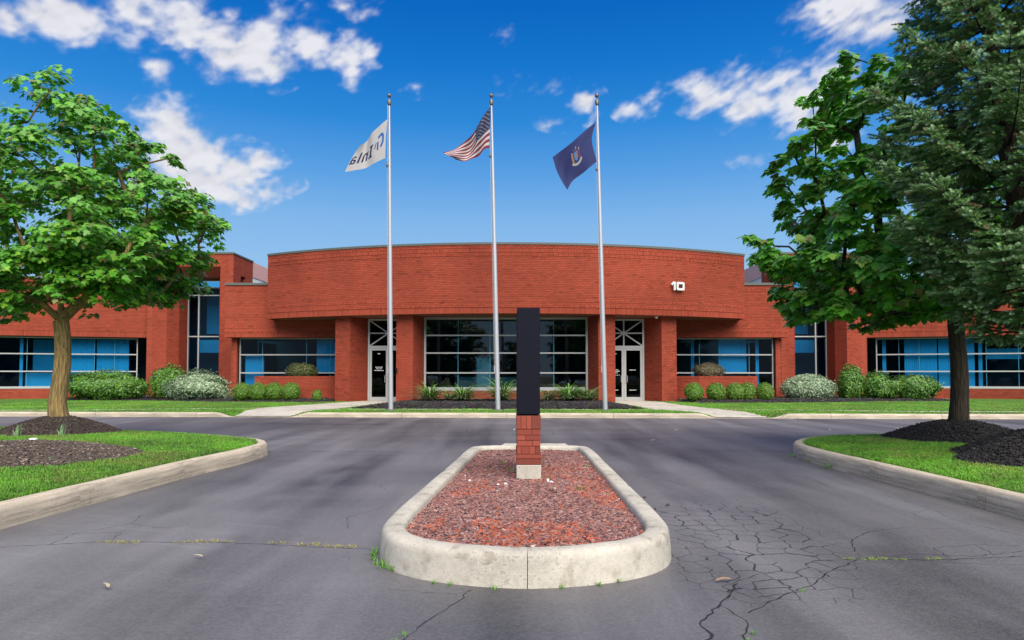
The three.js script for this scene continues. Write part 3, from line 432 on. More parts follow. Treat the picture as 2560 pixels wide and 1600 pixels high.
// a window: frame part with mullions, panes and blinds as sub-parts. ys: heights of the bars; cuts: pane joints along s
function makeWindow(P, Qp, ys, cuts, glass, o = {}) {
  const F = frameOf(P, Qp), L = F.L, y0 = ys[0], y1 = ys[ys.length - 1], ft = o.frame ?? 0.07, dp = 0.1;
  const w = part(building, o.name ?? 'window', merge([obox(F, 0, L, y0 - (o.sill ?? ft), y0, -dp, 0.02 + (o.sillOut ?? 0)), obox(F, 0, L, y1, y1 + ft, -dp, 0.02), obox(F, -ft, 0, y0 - (o.sill ?? ft), y1 + ft, -dp, 0.022), obox(F, L, L + ft, y0 - (o.sill ?? ft), y1 + ft, -dp, 0.022)]), M.aluminium);
  for (let j = 1; j + 1 < ys.length; j++) part(w, 'mullion', obox(F, 0.002, L - 0.002, ys[j] - 0.028, ys[j] + 0.028, -0.09, 0.03), M.aluminium);
  for (const s of o.posts ?? []) part(w, 'mullion', obox(F, s - 0.03, s + 0.03, y0, y1, -0.092, 0.022), M.aluminium);
  const xs = [0, ...cuts, L];
  for (let j = 0; j + 1 < ys.length; j++) for (let i = 0; i + 1 < xs.length; i++) { const g = new THREE.PlaneGeometry(xs[i + 1] - xs[i] - 0.012, ys[j + 1] - ys[j] - 0.05), s = (xs[i] + xs[i + 1]) / 2, tilt = (rb() - 0.5) * 0.006; g.rotateY(tilt).rotateX((rb() - 0.5) * 0.006); g.applyMatrix4(new THREE.Matrix4().makeBasis(V(F.e[0], 0, F.e[1]), V(0, 1, 0), V(F.n[0], 0, F.n[1])).setPosition(F.P[0] + F.e[0] * s - F.n[0] * 0.04, (ys[j] + ys[j + 1]) / 2, F.P[1] + F.e[1] * s - F.n[1] * 0.04)); part(w, 'pane', g, glass); }
  for (let i = 1; i + 1 < xs.length; i++) part(w, 'joint', obox(F, xs[i] - 0.012, xs[i] + 0.012, y0, y1, -0.06, -0.045), M.jointMat ??= std(0.10, 0.32, 0.38, 0.5));
  for (const [a, b, ya, yb, k] of o.blinds ?? []) { const sl = [], n = Math.max(1, Math.round((b - a) / 0.085)), pt = (b - a) / n, B = new THREE.Matrix4().makeBasis(V(F.e[0], 0, F.e[1]), V(0, 1, 0), V(F.n[0], 0, F.n[1])); for (let i = 0; i < n; i++) { const s = a + (i + 0.5) * pt, d = -0.24 - (k ?? 0); sl.push(box(pt * 1.02, yb - ya, 0.004).rotateY(0.1 + (rb() - 0.5) * 0.34).applyMatrix4(B.clone().setPosition(F.P[0] + F.e[0] * s + F.n[0] * d, (ya + yb) / 2, F.P[1] + F.e[1] * s + F.n[1] * d))); } part(w, 'blind', merge(sl), M.blind); }
  return w;
}
// entrance window between the inner piers, its brick apron, the doors and piers
makeWindow([MX(-1, 3.3), -28.9], [MX(1, 3.3), -28.9], [0.74, 1.33, 2.15, 2.88, 3.54], [1.32, 2.64, 3.96, 5.28], M.glassGreen, { frame: 0.08, sill: 0.14, sillOut: 0.05, blinds: [[2.0, 2.62, 0.74, 2.0, 1.6], [4.2, 4.7, 1.2, 2.5, 2.2]] });
brickPart(building, 'window_apron', [[[[MX(-1, 3.4), -28.86], [MX(1, 3.4), -28.86]], G0, [[0.595, 'run', 0]]]], 0.2);
function makeDoor(s) {
  const F = frameOf([MX(s, 4.95) - 0.85, -29.4], [MX(s, 4.95) + 0.85, -29.4]), y0 = 0.15, yt = 2.42, y1 = 3.6;
  const d = part(building, 'door', merge([obox(F, 0, 0.07, y0, y1, -0.08, 0.03), obox(F, 1.63, 1.7, y0, y1, -0.08, 0.03), obox(F, 0.07, 1.63, y1 - 0.07, y1, -0.08, 0.03), obox(F, 0.07, 1.63, yt - 0.05, yt + 0.05, -0.08, 0.033)]), M.aluminium);
  d.userData.label = s < 0 ? 'left entrance double door with star pattern transom' : 'right entrance double door with star pattern transom';
  const c = [0.85, (yt + 0.05 + y1 - 0.07) / 2], tr = [[0.85, yt + 0.05, 0.85, y1 - 0.07], [0.07, c[1], 1.63, c[1]], [0.07, y1 - 0.07, 1.63, yt + 0.05], [0.07, yt + 0.05, 1.63, y1 - 0.07]];
  tr.forEach(([a, b, e, f], i) => part(d, 'transom_bar', strip(F, a, b, e, f, 0.05, -0.05 - i * 0.003, 0.02 - i * 0.004), M.aluminium));
  part(d, 'transom_pane', obox(F, 0.07, 1.63, yt + 0.05, y1 - 0.07, -0.066, -0.06), M.glassDark);
  for (const k of [0, 1]) {
    const a = k ? 0.855 : 0.075, b = k ? 1.625 : 0.845;
    part(d, 'door_leaf', merge([obox(F, a, a + 0.09, y0 + 0.01, yt - 0.055, -0.05, 0.012), obox(F, b - 0.09, b, y0 + 0.01, yt - 0.055, -0.05, 0.012), obox(F, a + 0.09, b - 0.09, y0 + 0.01, y0 + 0.17, -0.05, 0.012), obox(F, a + 0.09, b - 0.09, yt - 0.145, yt - 0.055, -0.05, 0.012)]), M.aluminium);
    part(d, 'door_pane', obox(F, a + 0.09, b - 0.09, y0 + 0.17, yt - 0.145, -0.022, -0.016), M.glassDark);
    const hx = k ? a + 0.05 : b - 0.05, dir = k ? 1 : -1, pt = (q, y, z) => V(F.P[0] + F.e[0] * (hx + q) + F.n[0] * z, y, F.P[1] + F.e[1] * (hx + q) + F.n[1] * z);
    part(d, 'handle', merge([bar(pt(0, 0.95, 0.01), pt(dir * 0.07, 0.95, 0.07), 0.014), bar(pt(dir * 0.07, 0.95, 0.07), pt(dir * 0.07, 1.21, 0.07), 0.014), bar(pt(dir * 0.07, 1.21, 0.07), pt(0, 1.21, 0.01), 0.014)]), M.aluminium);
  }
  const rows = s < 0 ? [[0.46, 2.12, 0.12, 0.035], [0.46, 1.56, 0.3, 0.03], [0.46, 1.49, 0.22, 0.03], [0.46, 1.42, 0.38, 0.03]] : [[0.46, 2.12, 0.12, 0.035], [0.46, 1.45, 0.3, 0.03], [0.48, 1.39, 0.36, 0.03], [0.46, 1.32, 0.24, 0.03], [0.46, 1.23, 0.46, 0.02], [0.46, 0.6, 0.3, 0.028], [1.22, 1.44, 0.28, 0.03], [1.22, 0.6, 0.28, 0.028]];
  const rt = mulberry(s + 12), white = std(0.75, 0.75, 0.75, 0.7); // rows of small lettering too far off to read
  for (const [cx, y, w, h] of rows) { const bits = []; let q = cx - w / 2; while (q < cx + w / 2 - 0.01) { const lw = 0.018 + rt() * 0.014; bits.push(obox(F, q, q + lw, y, y + h * (0.7 + rt() * 0.4), -0.014, -0.012)); q += lw + 0.006 + (rt() < 0.12 ? 0.014 : 0); } part(d, 'lettering', merge(bits), white, 'stuff'); }
}
const PIER1 = [[6.98, -30.9], [6.98, -28.62], [6.33, -28.4], [5.8, -29.42]], PIER2 = [[4.1, -29.42], [4.36, -27.87], [3.68, -27.73], [3.38, -28.92]];
for (const s of [-1, 1]) {
  makeDoor(s);
  for (const [pts, fillTo, nm] of [[PIER1, [[5.8, -30.9]], 'outer_pier'], [PIER2, [[3.38, -29.6], [4.1, -29.6]], 'inner_pier']]) {
    const p = side(s, pts), core = merge([prism(side(s, [...pts.map(([d, z], i) => { const cx = pts.reduce((a, q) => a + q[0], 0) / pts.length, cz = pts.reduce((a, q) => a + q[1], 0) / pts.length, l = Math.hypot(d - cx, z - cz); return [d - (d - cx) / l * 0.013, z - (z - cz) / l * 0.013]; }), ...fillTo]), 0, SOF)]);
    const w = part(building, nm, core, M.mortar), list = [], front = [], kf = nm === 'outer_pier' ? 1 : 1;
    for (let i = 0; i + 1 < p.length; i++) { const isFront = nm === 'outer_pier' && (s < 0 ? i === 1 : i === p.length - 3); brickFace([p[i], p[i + 1]], G0, [[SOF, 'run', 0]], isFront ? front : list); }
    scatter(w, 'bricks', brickBox, M.brick, list);
    // the bricks of the lit front faces, laid one by one
    for (const b of front) { const m = new THREE.Mesh(brickBox, BRICKS_V(b.c)); m.name = 'brick'; m.position.copy(b.p); m.quaternion.copy(b.q); m.scale.copy(b.s); w.add(m); }
  }
  // header over the side windows, the raised link wall and its end
  const LW = side(s, [[12.25, -33.3], [12.25, -30.4], [6.95, -30.4]]);
  const b = [[3.08, 'soldier', 0.012], [3.14, 'run', 0.024], [3.28, 'run', 0], [3.35, 'run', 0.012], [3.74, 'run', 0], [3.81, 'run', 0.01], [4.9, 'run', 0], [4.97, 'run', 0.012], [5.16, 'run', 0]];
  const lw = brickPart(building, 'link_wall', LW.slice(0, -1).map((q, i) => [[q, LW[i + 1]], 2.88, b]), 0.3);
  copingOn(lw, side(s, [[12.25, -30.4], [6.95, -30.4]]), 5.16, 0.1, 0.05, 0.4);
  part(lw, 'soffit', prism(side(s, [[12.2, -33.4], [12.2, -30.45], [6.95, -30.45], [6.95, -37]]), 2.885, 2.98), M.soffit);
  part(building, 'roof', prism(side(s, [[12.2, -38], [12.2, -30.5], [9, -30.5], [9, -38]]), 5.0, 5.08), M.roof);
  const wl = side(s, [[11.75, -30.95], [6.98, -30.95]]), wlen = 4.77, fl = (a, c) => s < 0 ? [a, c] : [wlen - c, wlen - a];
  const bl = s < 0 ? [[3.3, 4.6, 1.34, 2.8], [0.12, 0.95, 0.7, 2.1]] : [[...fl(1.05, 2.3), 1.36, 2.84], [...fl(0.5, 0.64), 0.7, 2.84], [...fl(3.3, 3.45), 0.7, 2.84, 0.3]];
  makeWindow(wl[0], wl[1], [0.68, 1.34, 2.14, 2.83], s < 0 ? [0.95, 2.9, 3.95] : fl(1.0, 3.2).concat().sort((a, c) => a - c), M.glass, { blinds: bl, sill: 0.08, frame: 0.045 });
  brickPart(building, 'window_apron', [[side(s, [[11.85, -30.9], [6.98, -30.9]]), G0, [[0.6, 'run', 0]]], [side(s, [[12.05, -33.4], [12.05, -30.75], [11.84, -30.75]]), G0, [[2.88, 'run', 0]]]], 0.15);
  // stair tower: two piers, a splayed head, a deep recess with a tall window
  const TZ = -33.4, tb = [[6.9, 'run', 0], [7.05, 'run', 0.012]];
  const tower = brickPart(building, 'tower', [
    [side(s, [[13.72, TZ], [13.1, TZ]]), G0, [[7.05, 'run', 0]]], [side(s, [[17.2, TZ], [16.25, TZ]]), G0, [[7.05, 'run', 0]]], [side(s, [[16.25, TZ], [13.72, TZ]]), 6.45, [[7.05, 'run', 0]]],
    [side(s, [[14.0, TZ - 0.6], [13.72, TZ]]), G0, [[6.0, 'run', 0]]], [side(s, [[16.25, TZ], [15.95, TZ - 0.6]]), G0, [[6.0, 'run', 0]]], [side(s, [[15.95, TZ - 0.6], [15.95, -34.95]]), G0, [[6.0, 'run', 0]]], [side(s, [[14.0, -34.95], [14.0, TZ - 0.6]]), G0, [[6.0, 'run', 0]]],
    [side(s, [[17.2, -37], [17.2, TZ]]), G0, [[7.05, 'run', 0]]],
    [side(s, [[13.1, TZ], [13.1, -35.9]]), G0, [[5.83, 'run', 0]]], [side(s, [[13.1, TZ], [13.1, -35.9]]), 6.13, [[7.05, 'run', 0]]], [side(s, [[13.1, TZ], [13.1, -34.3]]), 5.83, [[6.13, 'run', 0]]], [side(s, [[13.1, -34.95], [13.1, -35.9]]), 5.83, [[6.13, 'run', 0]]],
  ], 0.24);
  const sp = side(s, [[16.25, TZ], [15.95, TZ - 0.6], [14.0, TZ - 0.6], [13.72, TZ]]), hg = new THREE.BufferGeometry();
  { const [a, q, c, d] = sp, quads = [[[a, 6.45], [q, 6.0], [c, 6.0], [d, 6.45]], [[a, 6.45], [a, 6.0], [q, 6.0], [q, 6.0]], [[d, 6.45], [c, 6.0], [d, 6.0], [d, 6.0]]], pos = []; for (const k of quads) for (const i of [0, 1, 2, 0, 2, 3]) pos.push(k[i][0][0], k[i][1], k[i][0][1]); hg.setAttribute('position', new THREE.Float32BufferAttribute(pos, 3)); hg.computeVertexNormals(); }
  part(tower, 'splayed_head', hg, M.soffitBrick ??= std(0.31, 0.062, 0.034, 0.9, { side: THREE.DoubleSide }));
  part(tower, 'recess_ceiling', prism(side(s, [[16, -35.2], [16, TZ - 0.6], [13.95, TZ - 0.6], [13.95, -35.2]]), 6.003, 6.1), M.soffit);
  part(tower, 'vent_opening', bx(MX(s, 13.5) - 0.02, MX(s, 13.5) + 0.02, 5.8, 6.16, -35, -34.25), M.roof);
  copingOn(tower, side(s, [[17.2, TZ], [13.1, TZ]]), 7.05, 0.09, 0.045, 0.3); copingOn(tower, side(s, [[13.1, TZ + 0.05], [13.1, -35.9]]), 7.052, 0.07, 0.04, 0.3);
  part(tower, 'fascia_panel', obox(frameOf(...side(s, [[13.12, -35.9], [13.12, -42]])), 0, 6.1, 6.3, 7.08, -0.2, 0), M.pink);
  part(tower, 'white_panel', obox(frameOf(...side(s, [[13.16, -35.9], [13.16, -42]])), 0, 6.1, 5.0, 6.3, -0.2, 0), M.whitePanel);
  part(building, 'roof', prism(side(s, [[17.1, -42], [17.1, TZ - 0.2], [13.2, TZ - 0.2], [13.2, -42]]), 6.85, 6.95), M.roof);
  const tw = side(s, [[15.9, -34.9], [14.05, -34.9]]), tl = 1.85, post = s < 0 ? 0.5 : tl - 0.5;
  makeWindow(tw[0], tw[1], [0.3, 3.17, 5.23, 5.62, 5.94], [post], M.glass, { posts: [post], frame: 0.05, blinds: [[0.1, 1.75, 2.4, 3.05, 0.8], [0.1, 1.75, 3.4, 5.5, 1.6]] });
  // wing, swinging towards the viewer at its far end
  const W0 = [17.2, -33.75], W1 = [28, -29.97];
  const off = (d, b) => [d, lerp(W0[1], W1[1], (d - 17.2) / 10.8) - b];
  const wb = [[3.3, 'soldier', 0.012], [3.36, 'run', 0.024], [3.5, 'run', 0], [3.57, 'run', 0.012], [5.3, 'run', 0], [5.37, 'run', 0.012], [5.5, 'run', 0], [5.72, 'soldier', 0.01]];
  const ww = brickPart(building, 'wing_wall', [[side(s, [W1, W0]), 3.05, wb]], 0.3); copingOn(ww, side(s, [W1, W0]), 5.72, 0.09, 0.045, 0.35);
  part(ww, 'soffit', prism(side(s, [off(28, 0.03), off(17.2, 0.03), off(17.2, 0.9), off(28, 0.9)]), 3.052, 3.15), M.soffit);
  const sill = side(s, [off(28, 0.42), off(17.95, 0.42)]); brickPart(building, 'window_apron', [[sill, G0, [[0.6, 'run', 0]]]], 0.25);
  const wp = side(s, [off(28, 0.55), off(18.0, 0.55)]), wl2 = Math.hypot(wp[1][0] - wp[0][0], wp[1][1] - wp[0][1]), g2 = (d) => { const t = (28 - d) / 10 * wl2; return s < 0 ? t : wl2 - t; }, seg = (d0, d1) => [g2(d0), g2(d1)].sort((a, c) => a - c);
  const bls = s < 0 ? [[21.15, 22.4, 0.7, 1.35], [21.2, 22.35, 1.45, 2.95, 0.9], [22.5, 22.62, 0.7, 2.95], [19.75, 20.95, 0.7, 2.95], [18.35, 19.65, 0.7, 2.95]] : [[19.15, 20.45, 0.7, 2.95], [20.5, 21.9, 0.7, 2.95], [22.05, 22.2, 0.7, 2.95], [18.25, 18.4, 0.7, 2.95], [22.5, 23.8, 2.0, 2.5, 0.5]];
  makeWindow(wp[0], wp[1], [0.72, 1.42, 2.24, 2.98], [26.5, 25.0, 23.5, 22.3, 21.05, 19.7, 18.9].map(g2).sort((a, c) => a - c), M.glass, { frame: 0.045, sill: 0.1, sillOut: 0.06, blinds: bls.map(([a, c, y0, y1, k]) => [...seg(a, c), y0, y1, k]) });
  part(building, 'roof', prism(side(s, [[28, -42], off(28, 0.3), off(17.2, 0.3), [17.2, -42]]), 5.4, 5.5), M.roof);
  part(building, 'ceiling', prism(side(s, [[28, -37], off(28, 0.6), off(17.2, 0.6), [17.2, -37]]), 3.16, 3.24), M.roof);
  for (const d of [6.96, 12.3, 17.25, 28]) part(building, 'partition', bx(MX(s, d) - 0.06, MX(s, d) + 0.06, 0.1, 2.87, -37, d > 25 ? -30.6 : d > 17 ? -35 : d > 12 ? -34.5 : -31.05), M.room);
}
function BRICKS_V(c) { BRICKS_V.set ??= []; const S = BRICKS_V.set; if (!S.length) for (let i = 0; i < 10; i++) { const t = brickTone(i * 7, i * 3); S.push(std(...t, 0.9, { specularIntensity: 0.3 })); } return S[Math.floor(rb() * 10)]; }
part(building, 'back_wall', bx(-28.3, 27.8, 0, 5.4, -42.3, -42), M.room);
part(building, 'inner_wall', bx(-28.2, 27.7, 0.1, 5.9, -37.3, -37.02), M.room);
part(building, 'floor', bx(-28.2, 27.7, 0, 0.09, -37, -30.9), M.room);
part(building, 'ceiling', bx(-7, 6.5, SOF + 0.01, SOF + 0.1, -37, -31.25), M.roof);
part(building, 'camera_dome', new THREE.SphereGeometry(0.07, 12, 8).translate(5.85, SOF - 0.03, -28.3), M.whitePanel);
part(building, 'doorbell_plate', bx(-4.62, -4.56, 1.35, 1.5, -27.86, -27.78), M.black);
// reception fittings seen dimly through the entrance glass
part(building, 'reception_desk', bx(-2.6, 0.6, 0.1, 1.15, -34, -33.3), M.blind);
// brick planters under the side windows
for (const s of [-1, 1]) {
  const p = side(s, [[10.47, -30.7], [10.47, -29.2], [8.05, -29.2], [7.0, -29.72]]), g = thing('brick_planter', s < 0 ? 'low red brick planter left of the left entrance door' : 'low red brick planter right of the right entrance door', 'planter', [MX(s, 8.9), 0.2, -29.8], 'brick planters beside the entrance');
  const list = []; for (let i = 0; i < 3; i++) brickFace([p[i], p[i + 1]], G0, [[1.1, 'run', 0], [1.2, 'run', 0.008]], list);
  const w = part(g, 'wall', merge([0, 1, 2].map((i) => backing([p[i], p[i + 1]], G0, 1.195, 0.22))), M.mortar); scatter(w, 'bricks', brickBox, M.brick, list);
  part(g, 'soil', prism(side(s, [[10.3, -30.7], [10.3, -29.35], [8.1, -29.35], [7.05, -29.9], [7.05, -30.7]]), 0.9, 1.12), M.mulch);
}
// ---------------------------------------------------------------- flagpoles and flags
M.pole = std(0.46, 0.46, 0.47, 0.5, { metalness: 0.4 }); M.bronze = std(0.16, 0.15, 0.13, 0.45, { metalness: 0.5 }); M.rope = std(0.5, 0.48, 0.42, 0.9);
const POLES = [[-3.74, -3.85, 'white flag', 9.23, 8.0], [-0.43, -0.65, 'striped flag', 9.62, 8.3], [2.88, 2.66, 'blue flag', 9.13, 7.88]];
for (const [xb, xt, what, ft, fb] of POLES) {
  const z = -21.66, y0 = 0.13, yt = 9.72, g = thing('flagpole', `tapered metal flagpole flying the ${what}`, 'flagpole', [xb, y0, z], 'flagpoles on the grass strip'), at = (y, dx = 0, dz = 0) => V(lerp(xb, xt, (y - y0) / (9.95 - y0)) + dx, y, z + dz);
  part(g, 'shaft', merge([bar(at(0.1), at(4.6), 0.074, 0.064, 20), bar(at(4.6), at(7.4), 0.064, 0.046, 20), bar(at(7.4), at(yt), 0.046, 0.028, 20)]), M.pole);
  part(g, 'base_flange', new THREE.CylinderGeometry(0.17, 0.24, 0.06, 28).translate(xb, y0 + 0.02, z), M.bronze);
  const t = at(yt + 0.1); part(g, 'truck', new THREE.LatheGeometry([[0, -0.11], [0.045, -0.11], [0.05, -0.09], [0.062, -0.085], [0.066, -0.02], [0.06, 0.05], [0.04, 0.065], [0, 0.07]].map(([a, b]) => new THREE.Vector2(a, b)), 18).translate(t.x, t.y - 0.03, z), M.bronze);
  part(g, 'finial', merge([new THREE.SphereGeometry(0.066, 18, 14).translate(t.x - 0.002, t.y + 0.17, z), bar(V(t.x, t.y, z), V(t.x, t.y + 0.12, z), 0.015)]), M.bronze);
  part(g, 'halyard', merge([bar(at(ft + 0.03, -0.05, 0.03), at(yt, -0.05, 0.03), 0.006, 0.006, 5), bar(at(fb - 0.05, -0.06, 0.03), at(ft, -0.05, 0.03), 0.005, 0.005, 5), bar(at(1.4, -0.085, 0.03), at(fb, -0.07, 0.03), 0.004, 0.004, 5)]), M.rope);
  part(g, 'cleat', merge([bar(at(1.3, -0.085, 0.03), at(1.52, -0.085, 0.03), 0.016, 0.016, 6)]), M.pole);
  const wp = at(fb - 0.22, -0.07, 0.03); part(g, 'counterweight', new THREE.SphereGeometry(0.045, 10, 8).scale(0.8, 1.7, 0.8).translate(wp.x, wp.y, wp.z), M.bronze);
}
function flagTexture(w, h, draw) { const c = document.createElement('canvas'); c.width = w; c.height = h; draw(c.getContext('2d'), w, h); const t = new THREE.CanvasTexture(c); t.colorSpace = THREE.SRGBColorSpace; return t; }
// cloth hung between four boundary lines (hoist at u = 0); fold pushes it out of its plane
function cloth(top, bottom, hoist, fly, fold, z0) {
  const cv = (p) => new THREE.CatmullRomCurve3(p.map(([x, y]) => V(x, y, 0))), T = cv(top), B = cv(bottom), H = cv(hoist), F = cv(fly), N = 44, R = 30, pos = [], uv = [], idx = [];
  const A = V(...top[0], 0), C = V(...top[top.length - 1], 0), D = V(...bottom[0], 0), E = V(...bottom[bottom.length - 1], 0);
  for (let j = 0; j <= R; j++) for (let i = 0; i <= N; i++) {
    const u = i / N, v = j / R, t = T.getPointAt(u), b = B.getPointAt(u), h = H.getPointAt(v), f = F.getPointAt(v);
    const p = t.multiplyScalar(1 - v).addScaledVector(b, v).addScaledVector(h, 1 - u).addScaledVector(f, u);
    p.addScaledVector(A, -(1 - u) * (1 - v)).addScaledVector(C, -u * (1 - v)).addScaledVector(D, -(1 - u) * v).addScaledVector(E, -u * v);
    pos.push(p.x, p.y, z0 + fold(u, v)); uv.push(u, 1 - v);
  }
  for (let j = 0; j < R; j++) for (let i = 0; i < N; i++) { const a = j * (N + 1) + i, b = a + 1, c = a + N + 1, d = c + 1; idx.push(a, b, c, b, d, c); }
  const g = new THREE.BufferGeometry(); g.setAttribute('position', new THREE.Float32BufferAttribute(pos, 3)); g.setAttribute('uv', new THREE.Float32BufferAttribute(uv, 2)); g.setIndex(idx); g.computeVertexNormals(); return g;
}
const clothMat = (map) => std(0.66, 0.66, 0.66, 0.85, { map, transmission: 0.22, side: THREE.DoubleSide });
{
  const stripes = flagTexture(1024, 560, (g, w, h) => {
    for (let i = 0; i < 13; i++) { g.fillStyle = i % 2 ? '#e2d6d2' : '#8e1a26'; g.fillRect(0, i * h / 13, w, h / 13 + 1); }
    g.fillStyle = '#22264f'; g.fillRect(0, 0, w * 0.4, h * 7 / 13); g.fillStyle = '#d9d9e2';
    const star = (x, y, r) => { g.beginPath(); for (let k = 0; k < 10; k++) { const a = -Math.PI / 2 + k * Math.PI / 5, q = k % 2 ? r * 0.4 : r; g.lineTo(x + Math.cos(a) * q, y + Math.sin(a) * q); } g.fill(); };
    for (let r = 0; r < 9; r++) for (let c = 0; c < (r % 2 ? 5 : 6); c++) star(w * 0.4 * ((r % 2 ? 2 : 1) + c * 2) / 12, h * 7 / 13 * (r + 1) / 10, 13);
  });
  one('flag', cloth([[-0.67, 9.62], [-1.02, 9.1], [-1.33, 8.66], [-1.72, 8.34], [-2.13, 8.12]], [[-0.71, 8.3], [-0.86, 8.26], [-1.18, 7.98], [-1.5, 7.88], [-1.74, 7.9]], [[-0.67, 9.62], [-0.69, 8.9], [-0.71, 8.3]], [[-2.13, 8.12], [-1.96, 8.0], [-1.74, 7.9]], (u, v) => 0.03 + 0.22 * Math.sin(u * 7.5 + v * 1.6) * u * (1 - 0.3 * v) + 0.10 * Math.sin(u * 12 - v * 5) * Math.min(1, u * 3), -21.62), clothMat(stripes), 'red and white striped flag with star canton blowing from the middle pole', 'flag');
  const white = flagTexture(1024, 700, (g, w, h) => {
    g.fillStyle = '#d6d0ca'; g.fillRect(0, 0, w, h);
    g.lineWidth = 56; g.strokeStyle = '#2760b0'; g.beginPath(); g.moveTo(150, 450); g.lineTo(95, 380); g.quadraticCurveTo(75, 225, 170, 215); g.lineTo(265, 245); g.stroke(); // rounded logo stroke
    g.lineWidth = 46; g.strokeStyle = '#224e9c'; g.beginPath(); g.moveTo(250, 320); g.lineTo(235, 480); g.stroke(); g.strokeStyle = '#2760b0'; g.lineWidth = 34; g.beginPath(); g.moveTo(305, 315); g.lineTo(325, 430); g.stroke();
    // the print shows through from the back of the cloth; u runs from the pole to the left, so it is drawn the reading way and comes out mirrored
    g.font = 'bold 340px sans-serif'; g.fillStyle = '#1c2250'; g.textAlign = 'left'; g.fillText('Inland', 385, 545);
  });
  one('flag', cloth([[-3.88, 9.23], [-4.13, 8.99], [-4.45, 8.7], [-4.72, 8.4]], [[-3.95, 7.99], [-4.45, 7.76], [-4.9, 7.58], [-5.18, 7.52]], [[-3.88, 9.23], [-3.93, 8.7], [-3.95, 7.99]], [[-4.72, 8.4], [-4.98, 7.94], [-5.18, 7.52]], (u, v) => 0.03 + 0.16 * Math.sin(u * 6 + v * 2) * u + 0.05 * Math.sin(u * 14 + v * 4) * u, -21.62), clothMat(white), 'white flag with blue lettering seen from its back on the left pole', 'flag');
  const blue = flagTexture(768, 512, (g, w, h) => {
    g.fillStyle = '#24306f'; g.fillRect(0, 0, w, h); g.save(); g.translate(w * 0.47, h * 0.5); g.scale(1.05, 1.3);
    g.fillStyle = '#5f86b8'; g.beginPath(); g.moveTo(-38, -50); g.lineTo(38, -50); g.lineTo(36, 20); g.quadraticCurveTo(0, 70, -36, 20); g.fill(); // shield
    g.fillStyle = '#b07a3a'; g.beginPath(); g.ellipse(0, -8, 22, 16, 0, 0, 7); g.fill();
    g.fillStyle = '#9a2036'; g.fillRect(-78, -44, 26, 100); g.fillStyle = '#c9b8a2'; g.fillRect(-72, -66, 14, 22); // supporter in red
    g.fillStyle = '#c98f55'; g.fillRect(52, -44, 28, 100); g.fillStyle = '#d6c9ba'; g.fillRect(58, -66, 14, 22);
    g.fillStyle = '#8a6a50'; g.beginPath(); g.moveTo(0, -62); g.lineTo(-60, -104); g.lineTo(-30, -70); g.lineTo(0, -84); g.lineTo(30, -70); g.lineTo(60, -104); g.fill(); g.fillStyle = '#e8e6e0'; g.fillRect(-6, -104, 12, 16); // bird with spread wings
    g.strokeStyle = '#c3bfb8'; g.lineWidth = 24; g.beginPath(); g.moveTo(-96, 50); g.quadraticCurveTo(0, 108, 96, 50); g.stroke(); // scroll
    g.restore();
  });
  one('flag', cloth([[2.62, 9.13], [2.3, 8.86], [1.85, 8.47], [1.27, 8.05]], [[2.64, 7.88], [2.26, 7.56], [1.9, 7.3], [1.72, 6.99]], [[2.62, 9.13], [2.49, 8.59], [2.64, 7.88]], [[1.27, 8.05], [1.38, 7.66], [1.72, 6.99]], (u, v) => 0.03 + 0.14 * Math.sin(u * 5 + v * 1.2) * u + 0.05 * Math.sin(u * 9 - v * 6) * u, -21.62), clothMat(blue), 'dark blue flag with a small coat of arms on the right pole', 'flag');
}

// ---------------------------------------------------------------- shrubs and perennials
function leafGeo(pts, bend = 0.2) { const s = new THREE.Shape(pts.map(([a, b]) => new THREE.Vector2(a, b))), g = new THREE.ShapeGeometry(s, 1), p = g.attributes.position; for (let i = 0; i < p.count; i++) { const x = p.getX(i), y = p.getY(i); p.setZ(i, -bend * (x * x * 1.4 + 0.5 * y * y)); } g.deleteAttribute('uv'); g.computeVertexNormals(); return g; }
const smallLeaf = leafGeo([[0, 0], [0.26, 0.3], [0.22, 0.7], [0, 1], [-0.22, 0.7], [-0.26, 0.3]], 0.3);
const half = [[0.0, -0.02], [0.17, 0.06], [0.4, -0.04], [0.35, 0.16], [0.62, 0.36], [0.42, 0.43], [0.46, 0.56], [0.24, 0.52], [0.24, 0.76]];
const mapleLeaf = leafGeo([...half, [0, 1.02], ...half.slice(1).reverse().map(([a, b]) => [-a, b])], 0.28);
const tmpQ = new THREE.Quaternion();
function facing(n, spin) { const q = new THREE.Quaternion().setFromUnitVectors(V(0, 0, 1), n.clone().normalize()); return q.multiply(tmpQ.setFromAxisAngle(V(0, 0, 1), spin).clone()); }
const lumpy = (x, y, z, f) => fbm(x * f + 11 + z * f * 0.7, y * f + 5 - z * f * 0.6, 3);
